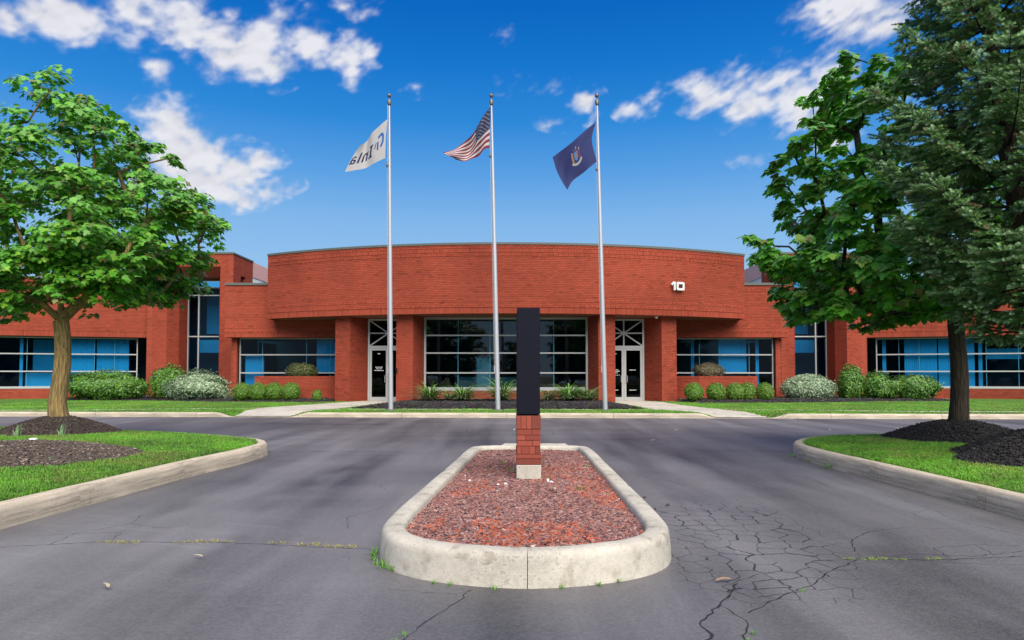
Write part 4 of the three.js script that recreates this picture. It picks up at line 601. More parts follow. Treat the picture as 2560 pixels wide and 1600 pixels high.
function shrub(name, label, category, group, c, R, o) { // c: base centre, R: radii; leaves over a lumpy ellipsoid cut flat at the ground
  const g = thing(name, label, category, c, group), r = mulberry(o.seed), list = [], cy = c[1] + R[1] * (o.lift ?? 0.9);
  const core = new THREE.SphereGeometry(1, 20, 14), p = core.attributes.position;
  for (let i = 0; i < p.count; i++) { const k = 0.80 + (o.rough ?? 0.1) * 1.6 * (lumpy(p.getX(i) + o.seed, p.getY(i), p.getZ(i), 1.8) - 0.5); p.setXYZ(i, c[0] + p.getX(i) * R[0] * k, Math.max(c[1] - 0.02, cy + p.getY(i) * R[1] * k), c[2] + p.getZ(i) * R[2] * k); }
  core.computeVertexNormals(); part(g, 'inner_growth', core, o.core ?? (M.shrubCore ??= std(0.11, 0.245, 0.015, 1)));
  for (let i = 0; i < o.n; i++) {
    const d = V(r() * 2 - 1, r() * 2 - 1, r() * 2 - 1); if (d.lengthSq() > 1 || d.lengthSq() < 0.01) { i--; continue; } d.normalize();
    const k = (1 + (o.rough ?? 0.1) * 2.4 * (lumpy(d.x + o.seed, d.y, d.z, 1.8) - 0.5)) * (0.84 + 0.2 * r() + (r() < (o.stray ?? 0.03) ? 0.14 * r() : 0)), P = V(c[0] + d.x * R[0] * k, cy + d.y * R[1] * k, c[2] + d.z * R[2] * k);
    if (P.y < c[1]) { P.y = c[1] + r() * 0.12; }
    const n = d.clone().add(V((r() - 0.5) * 1.3, (r() - 0.2) * 0.9, (r() - 0.5) * 1.3));
    list.push({ p: P, q: facing(n, r() * 6.28), s: o.leaf * (0.7 + r() * 0.6), c: o.color(r, P) });
  }
  scatter(g, 'foliage', o.geo ?? smallLeaf, M.leaf, list);
  const st = []; for (let i = 0; i < 5; i++) st.push(bar(V(c[0] + (r() - 0.5) * R[0] * 0.3, c[1] - 0.05, c[2] + (r() - 0.5) * R[2] * 0.3), V(c[0] + (r() - 0.5) * R[0], cy, c[2] + (r() - 0.5) * R[2]), 0.014, 0.008, 5)); part(g, 'stems', merge(st), M.stem);
  return g;
}
const green = (a, b, cc, v = 0.5) => (r) => { const k = 1 - v / 2 + v * r(), y = r() < 0.12 ? 0.5 : 0; return [lerp(a, a * 2, y) * k, lerp(b, b * 1.25, y) * k, cc * k]; };
const boxGreen = green(0.125, 0.265, 0.012, 0.6);
[[-10.97, 'partly hidden leftmost clipped green ball bush before the left planter'], [-10.32, 'second clipped green ball bush from the left, before the left planter'], [-9.66, 'third clipped green ball bush from the left, before the left planter'], [-8.98, 'clipped green ball bush nearest the left entrance door']].forEach(([x, l], i) => shrub('boxwood_ball', l, 'bush', 'clipped ball bushes before the left planter', [x, 0.21, -28.5], [0.37 + 0.02 * (i % 2), 0.38, 0.38], { n: 2600, leaf: 0.055, color: boxGreen, rough: 0.05, seed: 300 + i, lift: 0.93 }));
[[7.22, 'clipped green ball bush nearest the right entrance door'], [8.09, 'second clipped green ball bush right of the right entrance door'], [8.84, 'middle one of the five clipped green ball bushes on the right'], [9.45, 'fourth clipped green ball bush right of the right entrance door'], [10.08, 'clipped green ball bush at the far right of the right planter']].forEach(([x, l], i) => shrub('boxwood_ball', l, 'bush', 'clipped ball bushes before the right planter', [x, 0.2, -27.8 - (i === 3 ? 0.35 : 0) - (i === 4 ? 0.15 : 0)], [0.385 - 0.03 * (i > 2), 0.385, 0.38], { n: 2600, leaf: 0.055, color: boxGreen, rough: 0.05, seed: 320 + i, lift: 0.95 }));
shrub('small_bush', 'small square trimmed bush between left planter and pier', 'bush', null, [-7.85, 0.2, -28.2], [0.2, 0.24, 0.2], { n: 900, leaf: 0.05, color: boxGreen, rough: 0.1, seed: 340, lift: 0.9 });
shrub('planter_shrub', 'flat topped olive shrub growing in the left brick planter', 'shrub', null, [-8.95, 1.1, -29.75], [0.66, 0.36, 0.42], { n: 3200, leaf: 0.06, color: green(0.10, 0.12, 0.025, 0.7), rough: 0.14, seed: 350, lift: 0.85, core: std(0.10, 0.12, 0.025, 1) });
shrub('planter_shrub', 'reddish brown dome shrub growing in the right brick planter', 'shrub', null, [8.35, 1.1, -29.75], [0.68, 0.36, 0.42], { n: 3200, leaf: 0.06, color: (r) => { const k = 0.6 + r() * 0.8; return r() < 0.5 ? [0.16 * k, 0.09 * k, 0.05 * k] : [0.10 * k, 0.12 * k, 0.04 * k]; }, rough: 0.14, seed: 351, lift: 0.85, core: std(0.13, 0.105, 0.045, 1) });
const bushy = green(0.095, 0.24, 0.016, 1.0), pale = (r) => { const k = 0.6 + 0.6 * r(), w = r() < 0.66; return w ? [0.46 * k, 0.56 * k, 0.36 * k] : [0.14 * k, 0.25 * k, 0.09 * k]; };
shrub('green_bush', 'wide dense green bush under the left wing window', 'bush', null, [-17.44, 0.2, -30], [1.62, 0.63, 0.75], { n: 7500, leaf: 0.1, color: bushy, rough: 0.42, seed: 361, stray: 0.2 });
shrub('green_bush', 'loose green bush at the foot of the left tower', 'bush', null, [-14.75, 0.24, -30.2], [0.82, 0.7, 0.6], { n: 3200, leaf: 0.1, color: bushy, rough: 0.46, seed: 362, stray: 0.25, lift: 1.0 });
shrub('variegated_bush', 'rounded bush with whitish leaves left of the left planter', 'bush', null, [-13.1, 0.2, -29.4], [1.32, 0.6, 0.75], { n: 8500, leaf: 0.085, color: pale, rough: 0.34, seed: 363, stray: 0.2, core: std(0.34, 0.44, 0.26, 1) });
shrub('variegated_bush', 'rounded bush with whitish leaves at the foot of the right tower', 'bush', null, [12.45, 0.18, -29.5], [1.13, 0.58, 0.72], { n: 8500, leaf: 0.075, color: pale, rough: 0.1, seed: 364, stray: 0.05, core: std(0.34, 0.44, 0.26, 1) });
shrub('green_bush', 'upright trimmed green bush beside the right tower pier', 'bush', null, [14.25, 0.18, -29.5], [0.54, 0.76, 0.5], { n: 4200, leaf: 0.085, color: bushy, rough: 0.2, seed: 365, stray: 0.08 });
shrub('green_bush', 'green bush next to the upright bush by the right wing', 'bush', null, [15.5, 0.18, -29.5], [0.76, 0.56, 0.6], { n: 4000, leaf: 0.095, color: bushy, rough: 0.4, seed: 366, stray: 0.18 });
shrub('green_bush', 'broad green bush under the right wing window', 'bush', null, [16.95, 0.18, -29.5], [0.92, 0.58, 0.65], { n: 4800, leaf: 0.095, color: bushy, rough: 0.36, seed: 367, stray: 0.18 });
function clump(label, x, z, h, n, dry, seed, grp) { // strap leaved perennial
  const g = thing('lily_clump', label, 'plant', [x, 0.24, z], grp), r = mulberry(seed), mk = (cnt, L, w) => { const pos = []; for (let i = 0; i < cnt; i++) { const a = r() * 6.283, l = L * (0.6 + 0.5 * r()), dx = Math.cos(a), dz = Math.sin(a), up = 0.3 + 0.5 * r(); let pr = null; for (let k = 0; k <= 5; k++) { const t = k / 5, e = l * t * (0.35 + 0.6 * (1 - up)) * (1 + 0.7 * t), y = l * up * (t * 1.7 - t * t * 1.15 * (1.25 - up * 0.5)), ww = w * (1 - t * t) / 2 + 0.001, c = [x + dx * (e + 0.05 * r()), 0.22 + Math.max(-0.0, y), z + dz * e], q = [[c[0] - dz * ww, c[1], c[2] + dx * ww], [c[0] + dz * ww, c[1], c[2] - dx * ww]]; if (pr) pos.push(...pr[0], ...pr[1], ...q[1], ...pr[0], ...q[1], ...q[0]); pr = q; } } const b = new THREE.BufferGeometry(); b.setAttribute('position', new THREE.Float32BufferAttribute(pos, 3)); b.computeVertexNormals(); return b; };
  const tint = (a, b, c) => { const m = leafMat(0.6, 0.25); m.color.setRGB(a, b, c); return m; };
  if (dry < 1) part(g, 'green_leaves', mk(Math.round(n * 2.4 * (1 - dry)), h * 1.15, 0.045), M.lilyA ??= tint(0.13, 0.30, 0.03)), part(g, 'blue_green_leaves', mk(Math.round(n * 0.9 * (1 - dry)), h, 0.03), M.lilyB ??= tint(0.14, 0.22, 0.09));
  if (dry > 0) part(g, 'withered_leaves', mk(Math.round(n * 2.6 * dry), h * 0.85, 0.042), M.lilyC ??= tint(0.46, 0.38, 0.22));
}
clump('green and straw coloured lily clump under the left end of the entrance window', -3.1, -26.5, 1.09, 90, 0.4, 401); clump('bright green lily clump with withered leaves left of the middle pole', -1.85, -26.3, 1.04, 110, 0.35, 402);
clump('tall blue green strap leaved plant behind the middle flagpole', -0.39, -26.4, 1.42, 70, 0.3, 403); clump('withered straw coloured lily clump right of the sign', 1.39, -26.5, 0.90, 90, 0.9, 404);
clump('dense green lily clump under the right end of the entrance window', 2.15, -26.4, 1.07, 120, 0.1, 405); clump('smaller pale lily clump beside the dense one at right', 2.85, -26.5, 1.01, 70, 0.45, 406); clump('low pale grassy clump between the two left lily clumps', -2.4, -26.9, 0.72, 50, 0.7, 407);

// ---------------------------------------------------------------- trees
function tree(o) {
  const g = thing('name' in o ? o.name : 'tree', o.label, 'tree', o.base, o.group), r = mulberry(o.seed), base = V(...o.base), fork = V(...o.fork);
  // leaf clumps, spread in depth so that the crown is as deep as it is wide
  const subs = []; for (const [x, y, R] of o.clumps) { const q = clamp(1 - ((x - o.mid[0]) / o.mid[2]) ** 2 - ((y - o.mid[1]) / o.mid[3]) ** 2), dz = o.depth * Math.sqrt(q), k = Math.max(1, Math.round(dz / (R * 0.95))); for (let i = 0; i < k; i++) { const t = k === 1 ? (r() - 0.5) * 0.6 : lerp(-1, 1, (i + r() * 0.8) / k); subs.push([x + (r() - 0.5) * R * 0.5, y + (r() - 0.5) * R * 0.5, base.z + t * dz, R]); } }
  // skeleton: each clump joins the nearest wood that lies nearer the fork
  const nodes = [{ p: base.clone(), up: -1, n: 0 }]; const trunkTop = fork.clone(); const steps = 6; for (let i = 1; i <= steps; i++) { const t = i / steps; nodes.push({ p: base.clone().lerp(trunkTop, t).add(V(Math.sin(t * 5 + o.seed) * 0.03, 0, Math.cos(t * 4) * 0.03)), up: nodes.length - 1, n: 0, trunk: true }); }
  const lead = o.leader ?? [0, 2.4, 0]; for (let i = 1; i <= 5; i++) nodes.push({ p: trunkTop.clone().add(V(lead[0] * i / 5 + (r() - 0.5) * 0.12, lead[1] * i / 5, lead[2] * i / 5 + (r() - 0.5) * 0.12)), up: nodes.length - 1, n: 0 });
  subs.sort((a, b) => fork.distanceTo(V(a[0], a[1], a[2])) - fork.distanceTo(V(b[0], b[1], b[2])));
  for (const s of subs) {
    const P = V(s[0], s[1], s[2]), dF = P.distanceTo(fork); let best = 6, bd = 1e9;
    for (let i = steps; i < nodes.length; i++) { const N = nodes[i].p; const rise = N.y - P.y + 0.1; const d = N.distanceTo(P) + Math.max(0, rise) * 1.2 + (N.distanceTo(fork) > dF ? 3 : 0); if (d < bd) { bd = d; best = i; } }
    const A = nodes[best].p, n = Math.max(2, Math.round(A.distanceTo(P) / 0.3)); let up = best;
    for (let k = 1; k <= n; k++) { const t = k / n, q = A.clone().lerp(P, t); q.y += 0.12 * Math.sin(t * Math.PI) * (r() - 0.2); q.x += (r() - 0.5) * 0.06; q.z += (r() - 0.5) * 0.06; nodes.push({ p: q, up, n: 0 }); up = nodes.length - 1; }
    nodes[up].n = 1;
  }
  for (let i = nodes.length - 1; i > 0; i--) nodes[nodes[i].up].n += nodes[i].n;
  const total = nodes[0].n, rad = (n) => Math.max(0.009, o.radius * 0.8 * Math.pow(Math.max(1, n) / total, 0.48)), limbs = [], twigs = [];
  const tp = []; for (let i = 0; i <= steps; i++) tp.push(nodes[i].p);
  // trunk: a flared, slightly crooked tube
  const cur = new THREE.CatmullRomCurve3(tp), tg = new THREE.TubeGeometry(cur, 26, 1, 18, false), pp = tg.attributes.position, uvt = tg.attributes.uv, H = fork.y - base.y;
  for (let i = 0; i <= 26; i++) { const t = i / 26, c = cur.getPointAt(t), R = o.radius * (lerp(1.0, 0.86, t) + 0.35 * Math.exp(-t * H / 0.16)) ; for (let j = 0; j <= 18; j++) { const k = i * 19 + j, a = j / 18 * 6.283, b = 1 + 0.09 * (fbm(Math.cos(a) * 1.5 + 3 + o.seed, Math.sin(a) * 1.5 + t * H * 1.2, 3) - 0.5) * 2; pp.setXYZ(k, c.x + (pp.getX(k) - c.x) * R * b, c.y + (pp.getY(k) - c.y) * R * b, c.z + (pp.getZ(k) - c.z) * R * b); uvt.setXY(k, j / 18 * 2, t * H * 0.8); } }
  tg.computeVertexNormals(); part(g, 'trunk', tg, o.bark);
  for (let i = steps + 1; i < nodes.length; i++) { const A = nodes[nodes[i].up], B = nodes[i]; if (B.n < 1) continue; const ra = rad(A.trunk ? B.n * 1.15 : Math.min(A.n, B.n * 1.3)), r2 = rad(B.n), q = bar(A.p, B.p.clone().addScaledVector(B.p.clone().sub(A.p), 0.04), ra, r2, B.n > 6 ? 10 : 5); (B.n > 6 ? limbs : twigs).push(q); }
  if (limbs.length) part(g, 'limbs', merge(limbs), o.bark); part(g, 'branches', merge(twigs), o.bark);
  const list = [];
  for (const [x, y, z, R] of subs) {
    const sprays = R < 0.3 ? 4 : 8, per = Math.round(o.density * R * R * (R < 0.3 ? 1.3 : 1) / sprays), tone = 0.85 + 0.3 * r();
    for (let b = 0; b < sprays; b++) { // sprays of leaves in flat, drooping tiers
      const e = V(r() * 2 - 1, r() * 2 - 1, r() * 2 - 1).normalize().multiplyScalar(R * (0.25 + 0.58 * r())), cx = x + e.x, cy = y + e.y * 0.85, cz = z + e.z, rs = R * (0.30 + 0.18 * r()), out = V(cx - o.mid[0], 0, cz - base.z).normalize();
      for (let i = 0; i < per; i++) {
        const d = V(r() * 2 - 1, r() * 2 - 1, r() * 2 - 1); if (d.lengthSq() > 1) { i--; continue; }
        const far = r() < 0.06 ? 1.35 : 1, P = V(cx + d.x * rs * far, cy + d.y * rs * 0.5 - 0.3 * rs * (d.x * d.x + d.z * d.z), cz + d.z * rs * far), nrm = V(d.x * 0.5 + out.x * 0.3, 0.8, d.z * 0.5 + out.z * 0.3 + 0.1).add(V((r() - 0.5) * 1.1, (r() - 0.5) * 0.8, (r() - 0.5) * 1.1));
        const qn = facing(nrm, 0), tip = V(d.x + out.x * 0.5, -0.7, d.z + out.z * 0.5).add(V((r() - 0.5), (r() - 0.5) * 0.5, (r() - 0.5))).applyQuaternion(qn.clone().invert()); qn.multiply(tmpQ.setFromAxisAngle(V(0, 0, 1), Math.atan2(tip.y, tip.x) - Math.PI / 2).clone());
        const k = tone * (0.7 + 0.6 * r()), c = o.color(r, P, d); list.push({ p: P, q: qn, s: o.leaf * (0.7 + 0.5 * r()), c: c.map((v) => v * k) });
      }
    }
  }
  scatter(g, 'crown', mapleLeaf, M.leaf, list);
  return g;
}
const LC = [[-7.43,6.19,0.58],[-6.83,5.74,0.47],[-7.65,5.6,0.52],[-8.4,5.15,0.46],[-8.95,5.35,0.3],[-9.4,4.95,0.5],[-6.67,5.15,0.44],[-7.40,4.85,0.65],[-8.20,4.78,0.65],[-8.86,4.63,0.65],[-9.44,4.41,0.65],[-7.02,4.19,0.62],[-5.71,4.48,0.33],[-5.52,4.22,0.29],[-5.92,3.97,0.44],[-5.34,4.04,0.20],[-6.35,3.67,0.58],[-7.15,3.45,0.65],[-7.96,3.89,0.65],[-8.61,3.60,0.65],[-9.27,3.60,0.65],[-5.76,3.41,0.30],[-6.12,3.08,0.36],[-6.70,2.86,0.47],[-7.35,3.0,0.45],[-8.09,3.01,0.51],[-8.67,2.86,0.51],[-9.18,3.01,0.58],[-8.25,2.55,0.42],[-7.25,2.75,0.4],[-8.75,2.6,0.45],[-6.5,2.75,0.36],[-7.7,3.1,0.5],[-8.88,2.43,0.33],[-6.41,2.72,0.23],[-6.31,5.52,0.16],[-7.72,6.26,0.36],[-9.9,3.9,0.6],[-10.1,4.8,0.5],[-5.95,3.45,0.42],[-6.3,3.0,0.42],[-6.6,2.75,0.34],[-5.75,4.2,0.36],[-6.9,3.3,0.5],[-6.95,2.75,0.3],[-6.55,4.5,0.36]];
const RC = [[4.92,5.85,0.22],[5.11,5.58,0.23],[5.51,5.61,0.32],[5.90,5.78,0.29],[5.01,5.15,0.18],[5.37,5.22,0.26],[4.41,4.75,0.17],[4.44,4.39,0.23],[4.70,4.09,0.27],[4.92,3.80,0.34],[5.41,3.86,0.36],[5.29,4.55,0.22],[3.68,3.34,0.16],[3.97,3.17,0.22],[4.29,3.04,0.28],[4.52,2.82,0.32],[4.88,3.34,0.40],[5.46,3.08,0.52],[5.00,2.68,0.42],[4.35,2.49,0.26],[4.44,2.16,0.25],[4.80,2.33,0.32],[5.32,2.33,0.36],[5.97,2.13,0.22],[5.97,2.49,0.39],[6.43,2.82,0.58],[6.12,3.34,0.52],[7.08,2.75,0.58],[7.41,3.08,0.58],[7.73,2.75,0.52],[6.14,4.26,0.52],[6.80,4.92,0.58],[7.44,4.06,0.58],[7.83,6.51,0.39],[8.06,5.38,0.58],[8.28,3.73,0.58]];
tree({ name: 'maple_tree', label: 'young maple with a pale straight trunk on the left lawn', base: [-7.74, 0.42, -12], fork: [-7.76, 2.15, -12], leader: [0.25, 3.4, 0], clumps: LC.map(([x, y, R]) => [x, y > 3 ? y - 0.12 * (y - 3) : y, R]), mid: [-7.6, 4.1, 2.5, 2.1], depth: 2.0, radius: 0.138, bark: M.barkLight, density: 820, leaf: 0.102, seed: 501, color: (r, P, d) => { const y = r(); return y < 0.14 ? [0.21, 0.42, 0.02] : y < 0.2 ? [0.2, 0.19, 0.035] : [0.105, 0.36, 0.010]; } });
tree({ name: 'maple_tree', label: 'large maple with a dark trunk behind the spruce on the right lawn', base: [6.79, 0.36, -10.7], fork: [6.83, 2.35, -10.7], leader: [0.1, 3.2, 0], clumps: RC.map(([x, y, R]) => [x, y, x < 5.6 ? R * 0.9 : R]), mid: [6.6, 4.0, 2.9, 2.9], depth: 1.9, radius: 0.125, bark: M.barkDark, density: 860, leaf: 0.138, seed: 502, color: (r) => { const y = r(); return y < 0.12 ? [0.24, 0.44, 0.03] : y < 0.16 ? [0.22, 0.19, 0.04] : [0.115, 0.39, 0.014]; } });
// spruce at the right edge
{
  const r = mulberry(601), base = V(6.3, 0.5, -8.0), tr = new THREE.CatmullRomCurve3([base, V(6.1, 1.1, -8.0), V(5.85, 3, -8.0), V(5.58, 5.1, -8.02), V(5.45, 7, -8), V(5.4, 8.8, -8)]);
  const g = thing('spruce_tree', 'tall blue green spruce leaning at the right edge of the lawn', 'tree', [6.3, 0.45, -8]);
  const tg = new THREE.TubeGeometry(tr, 60, 1, 12), pp = tg.attributes.position, uvt = tg.attributes.uv; for (let i = 0; i <= 60; i++) { const t = i / 60, c = tr.getPointAt(t), R = lerp(0.15, 0.015, t) + 0.05 * Math.exp(-t * 30); for (let j = 0; j <= 12; j++) { const k = i * 13 + j, b = 1 + 0.2 * (fbm(j * 0.9, t * 60, 2) - 0.5); pp.setXYZ(k, c.x + (pp.getX(k) - c.x) * R * b, c.y + (pp.getY(k) - c.y) * R * b, c.z + (pp.getZ(k) - c.z) * R * b); uvt.setXY(k, j / 12 * 2, t * 8); } } tg.computeVertexNormals(); part(g, 'trunk', tg, M.barkDark);
  // one shoot: a stalk brushed with needles
  const nd = [], rr = mulberry(9); for (let i = 0; i < 60; i++) { const t = Math.pow(rr(), 0.8), a = i * 2.4, l = 0.026 * (1 - 0.35 * t), f = 0.75, c = [0, t * 0.105, 0], dir = V(Math.cos(a) * 0.8, f, Math.sin(a) * 0.8).normalize().multiplyScalar(l), sd = V(-Math.sin(a), 0, Math.cos(a)).multiplyScalar(0.0032); nd.push(c[0] - sd.x, c[1], c[2] - sd.z, c[0] + sd.x, c[1], c[2] + sd.z, c[0] + dir.x, c[1] + dir.y, c[2] + dir.z); }
  const sh = new THREE.BufferGeometry(); sh.setAttribute('position', new THREE.Float32BufferAttribute(nd, 3)); sh.computeVertexNormals();
  const wood = [], list = [], up = V(0, 1, 0);
  const shoot = (P, dir, tip) => { const d = dir.clone().add(V((r() - 0.5) * 0.7, (r() - 0.6) * 0.7, (r() - 0.5) * 0.7)).normalize(), k = 0.65 + 0.6 * r(), c = tip && r() < 0.42 ? [0.31, 0.48, 0.22] : r() < 0.04 ? [0.28, 0.22, 0.1] : [0.115, 0.25, 0.055]; list.push({ p: P, q: new THREE.Quaternion().setFromUnitVectors(up, d), s: V(1.15 + r() * 0.5, 0.75 + 0.6 * r(), 1.15 + r() * 0.5), c: c.map((v) => v * k) }); };
  const Lat = (y) => y < 1.9 ? 0.75 : y < 2.9 ? lerp(0.95, 1.5, (y - 1.9) / 1) : y < 4.1 ? lerp(1.5, 1.32, (y - 2.9) / 1.2) : y < 5.2 ? lerp(1.32, 0.98, (y - 4.1) / 1.1) : lerp(0.98, 0.15, (y - 5.2) / 3.5);
  for (let y = 1.75; y < 8.6; y += 0.235) {
    let lo = 0, hi = 1; for (let k = 0; k < 24; k++) { const m = (lo + hi) / 2; tr.getPoint(m).y < y ? lo = m : hi = m; } const T = tr.getPoint(lo), n = 5, a0 = r() * 6.28;
    for (let b = 0; b < n; b++) {
      const a = a0 + b / n * 6.283 + (r() - 0.5) * 0.5, L = Lat(y) * (0.72 + 0.36 * r()), dx = Math.cos(a), dz = Math.sin(a), droop = lerp(0.2, 0.0, clamp((y - 1.7) / 5)), pts = [];
      for (let k = 0; k <= 8; k++) { const t = k / 8; pts.push(V(T.x + dx * L * t, T.y + L * (0.16 * t - droop * Math.sin(t * 2.3) * 0.9 + 0.22 * t * t * t), T.z + dz * L * t)); }
      for (let k = 0; k < 8; k++) wood.push(bar(pts[k], pts[k + 1], lerp(0.022, 0.004, k / 8), lerp(0.022, 0.004, (k + 1) / 8), 5));
      const cv = new THREE.CatmullRomCurve3(pts), m = Math.max(4, Math.round(L / 0.11));
      for (let i = 0; i < m; i++) {
        const t = lerp(0.1, 1, (i + r() * 0.6) / m), P = cv.getPointAt(Math.min(1, t)), D = cv.getTangentAt(Math.min(1, t));
        for (const sgn of [-1, 1]) {
          const l = (0.12 + 0.42 * (1 - t) * L / 1.6 + 0.08 * r()) * (t < 0.35 ? 0.7 : 1), sd = V(-dz * sgn, -0.05, dx * sgn).multiplyScalar(0.85).add(D.clone().multiplyScalar(0.75)).add(V(0, -0.28 - 0.3 * r(), 0)).normalize(), E = P.clone().addScaledVector(sd, l);
          wood.push(bar(P, E, 0.005, 0.003, 4)); const c = Math.max(2, Math.round(l / 0.042));
          for (let q = 0; q <= c; q++) { const u = q / c, S = P.clone().lerp(E, u); if (u > 0.25 || t > 0.5) for (const w of [-1, 1]) shoot(S, sd.clone().add(V(dx * w * 0.7 + (r() - 0.5) * 0.3, 0.1, dz * w * 0.7)), u > 0.7 || t > 0.85); } shoot(E, sd, true);
        }
        if (t > 0.9) shoot(P, D, true);
      }
    }
  }
  part(g, 'branches', merge(wood), M.barkDark); scatter(g, 'crown', sh, M.needle, list);
}
// tall trees across the road behind the viewer, mirrored in the entrance window
{
  const rr = mulberry(700), clumps = []; for (let i = 0; i < 30; i++) { const a = rr() * 6.28, q = Math.sqrt(rr()); clumps.push([Math.cos(a) * q * 3, 4.3 + Math.sin(a) * q * 3.6, 0.9 + rr() * 0.5]); }
  const spots = [[-15, 27, 1.15], [-11, 31, 1.4], [-7.2, 27, 1.15], [7.4, 28, 1.15], [11.5, 31, 1.4], [16.5, 27, 1.15], [0.5, 50, 0.8], [22, 33, 1.3], [-21, 33, 1.3]], names = ['leftmost', 'second from the left', 'third from the left', 'right of the centre', 'second from the right', 'third from the right', 'farthest', 'rightmost', 'far left'];
  let proto;
  spots.forEach(([x, z, k], i) => {
    const t = proto ? proto.clone() : (proto = tree({ name: 'street_tree', base: [0, 0, 0], fork: [0, 2.6, 0], leader: [0, 3, 0], clumps, mid: [0, 4.6, 4, 5], depth: 2.6, radius: 0.22, bark: M.barkDark, density: 80, leaf: 0.36, seed: 703, color: (r) => [0.06, 0.15, 0.025] }));
    if (i) { t.name = numbered('street_tree'); scene.add(t); } t.position.set(x, 0, z); t.scale.setScalar(k); t.rotation.y = i * 1.7;
    info(t, `leafy street tree behind the viewer, ${names[i]} of those mirrored in the windows`, 'tree', 'trees across the road');
  });
}

// ---------------------------------------------------------------- small things
const weedGeo = tuftGeo(16, 0.075, 0.007, 0.05, 12, 1.3), matGeo = tuftGeo(30, 0.05, 0.006, 0.15, 14, 2.2);
function weed(label, x, y, z, s, c, group, i, geo = weedGeo) { const m = std(...c, 0.7, { transmission: 0.2, side: THREE.DoubleSide }), o = one('weed', geo, m, label, 'weed', group); o.position.set(x, y, z); geo === matGeo ? o.scale.set(s, s * 0.5, s * 0.45) : o.scale.set(s, s * 0.8, s); o.rotation.y = geo === matGeo ? 0 : i * 1.3; }
const ORD = ['first', 'second', 'third', 'fourth', 'fifth', 'sixth', 'seventh', 'eighth', 'ninth', 'tenth', 'eleventh', 'twelfth', 'thirteenth', 'fourteenth'];
const WY = [0.34, 0.30, 0.05], WG = [0.12, 0.30, 0.03];
[-2.96, -2.86, -2.76, -2.4, -2.3, -2.2, -2.06, -1.68, -1.44, -1.34, -1.25, -1.16].forEach((x, i) => weed(`${ORD[i]} mat of yellowish weed from the left in the crack left of the median`, x, -0.004, -5.12 + 0.14 * sstep(-2.2, -1, x) + 0.02 * Math.sin(i * 7), 0.55 + 0.2 * ((i * 37) % 3), WY, 'weeds in the left crack', i, matGeo));
[2.22, 2.35, 2.42, 2.55, 2.78].forEach((x, i) => weed(`${ORD[i]} yellow green weed from the left in the crack right of the median`, x, -0.004, -4.65 + 0.02 * (i % 2), 0.5 + 0.1 * (i % 3), [0.24, 0.34, 0.03], 'weeds in the right crack', i, matGeo));
[[1.12, -3.3], [1.06, -3.2], [1.62, -3.95], [-0.5, -3.28], [-0.53, -3.2]].forEach(([x, z], i) => weed(['upper tiny weed in the narrow lower right crack loop', 'lower tiny weed in the narrow lower right crack loop', 'tiny weed where the lower right crack meets the crazed patch', 'upper tiny weed in the crack below the median front', 'lower tiny weed in the crack below the median front'][i], x, -0.004, z, 0.42, WG, i < 3 ? 'weeds in the lower right crack' : 'weeds in the lower crack', i));
[[-0.9, -4.62], [-0.93, -4.74], [-0.86, -4.5], [-0.8, -4.42], [-0.74, -4.36]].forEach(([x, z], i) => weed(`${['middle', 'farthest', 'third', 'fourth', 'nearest'][i]} green weed at the left front corner of the median kerb`, x, -0.004, z, 0.8 + 0.25 * (i % 2), WG, 'weeds at the corner of the median kerb', i));
[[-0.45, -4.1], [-0.36, -4.06], [-0.1, -3.98], [0.28, -4.0], [0.5, -4.06], [0.62, -4.12]].forEach(([x, z], i) => weed(`${ORD[i]} small weed from the left along the foot of the median kerb front`, x, -0.004, z, 0.5, WG, 'weeds along the front of the median kerb', i));
[[0.62, -6.35, 1.1, 'bright green weed right of the sign in the median mulch'], [-0.12, -8.1, 1.0, 'green weed left behind the sign in the median mulch'], [-0.02, -7.55, 0.9, 'green weed close to the left of the sign base'], [0.86, -8.15, 0.8, 'green weed near the right kerb of the median'], [-0.48, -7.7, 0.7, 'faint weed near the left kerb of the median'], [0.33, -6.9, 0.6, 'small weed at the right corner of the sign footing']].forEach(([x, z, s, l], i) => weed(l, x, medianY(x, z), z, s, WG, null, i));
[[4.1, -9.15, 1.5, 'green weed tuft at the foot of the right lawn kerb'], [4.14, -9.85, 0.8, 'smaller green weed by the right lawn kerb'], [4.16, -10.5, 1, 'weed at the rounded tip of the right lawn kerb']].forEach(([x, z, s, l], i) => weed(l, x, -0.004, z, s, WG, null, i));
const pebble = (seed) => { const g = new THREE.IcosahedronGeometry(1, 1), p = g.attributes.position; for (let i = 0; i < p.count; i++) { const k = 0.85 + 0.35 * lumpy(p.getX(i) + seed, p.getY(i), p.getZ(i), 1.2); p.setXYZ(i, p.getX(i) * k, p.getY(i) * k * 0.7, p.getZ(i) * k); } g.computeVertexNormals(); return g; };
const stoneMat = std(0.78, 0.77, 0.75, 0.85), darkStone = std(0.06, 0.045, 0.05, 0.95);
[[-0.06, -6.62, 0.016, 'white stone lying left in front of the sign footing'], [-0.13, -6.58, 0.014, 'small white stone at the far left before the sign footing'], [-0.42, -7.0, 0.014, 'white stone near the left kerb of the median'], [0.375, -6.72, 0.018, 'right one of the two white stones beside the sign footing']].forEach(([x, z, s, l], i) => { const o = one('white_stone', pebble(i), stoneMat, l, 'stone', 'white stones in the median'); o.position.set(x, medianY(x, z) + 0.018, z); o.scale.setScalar(s); });
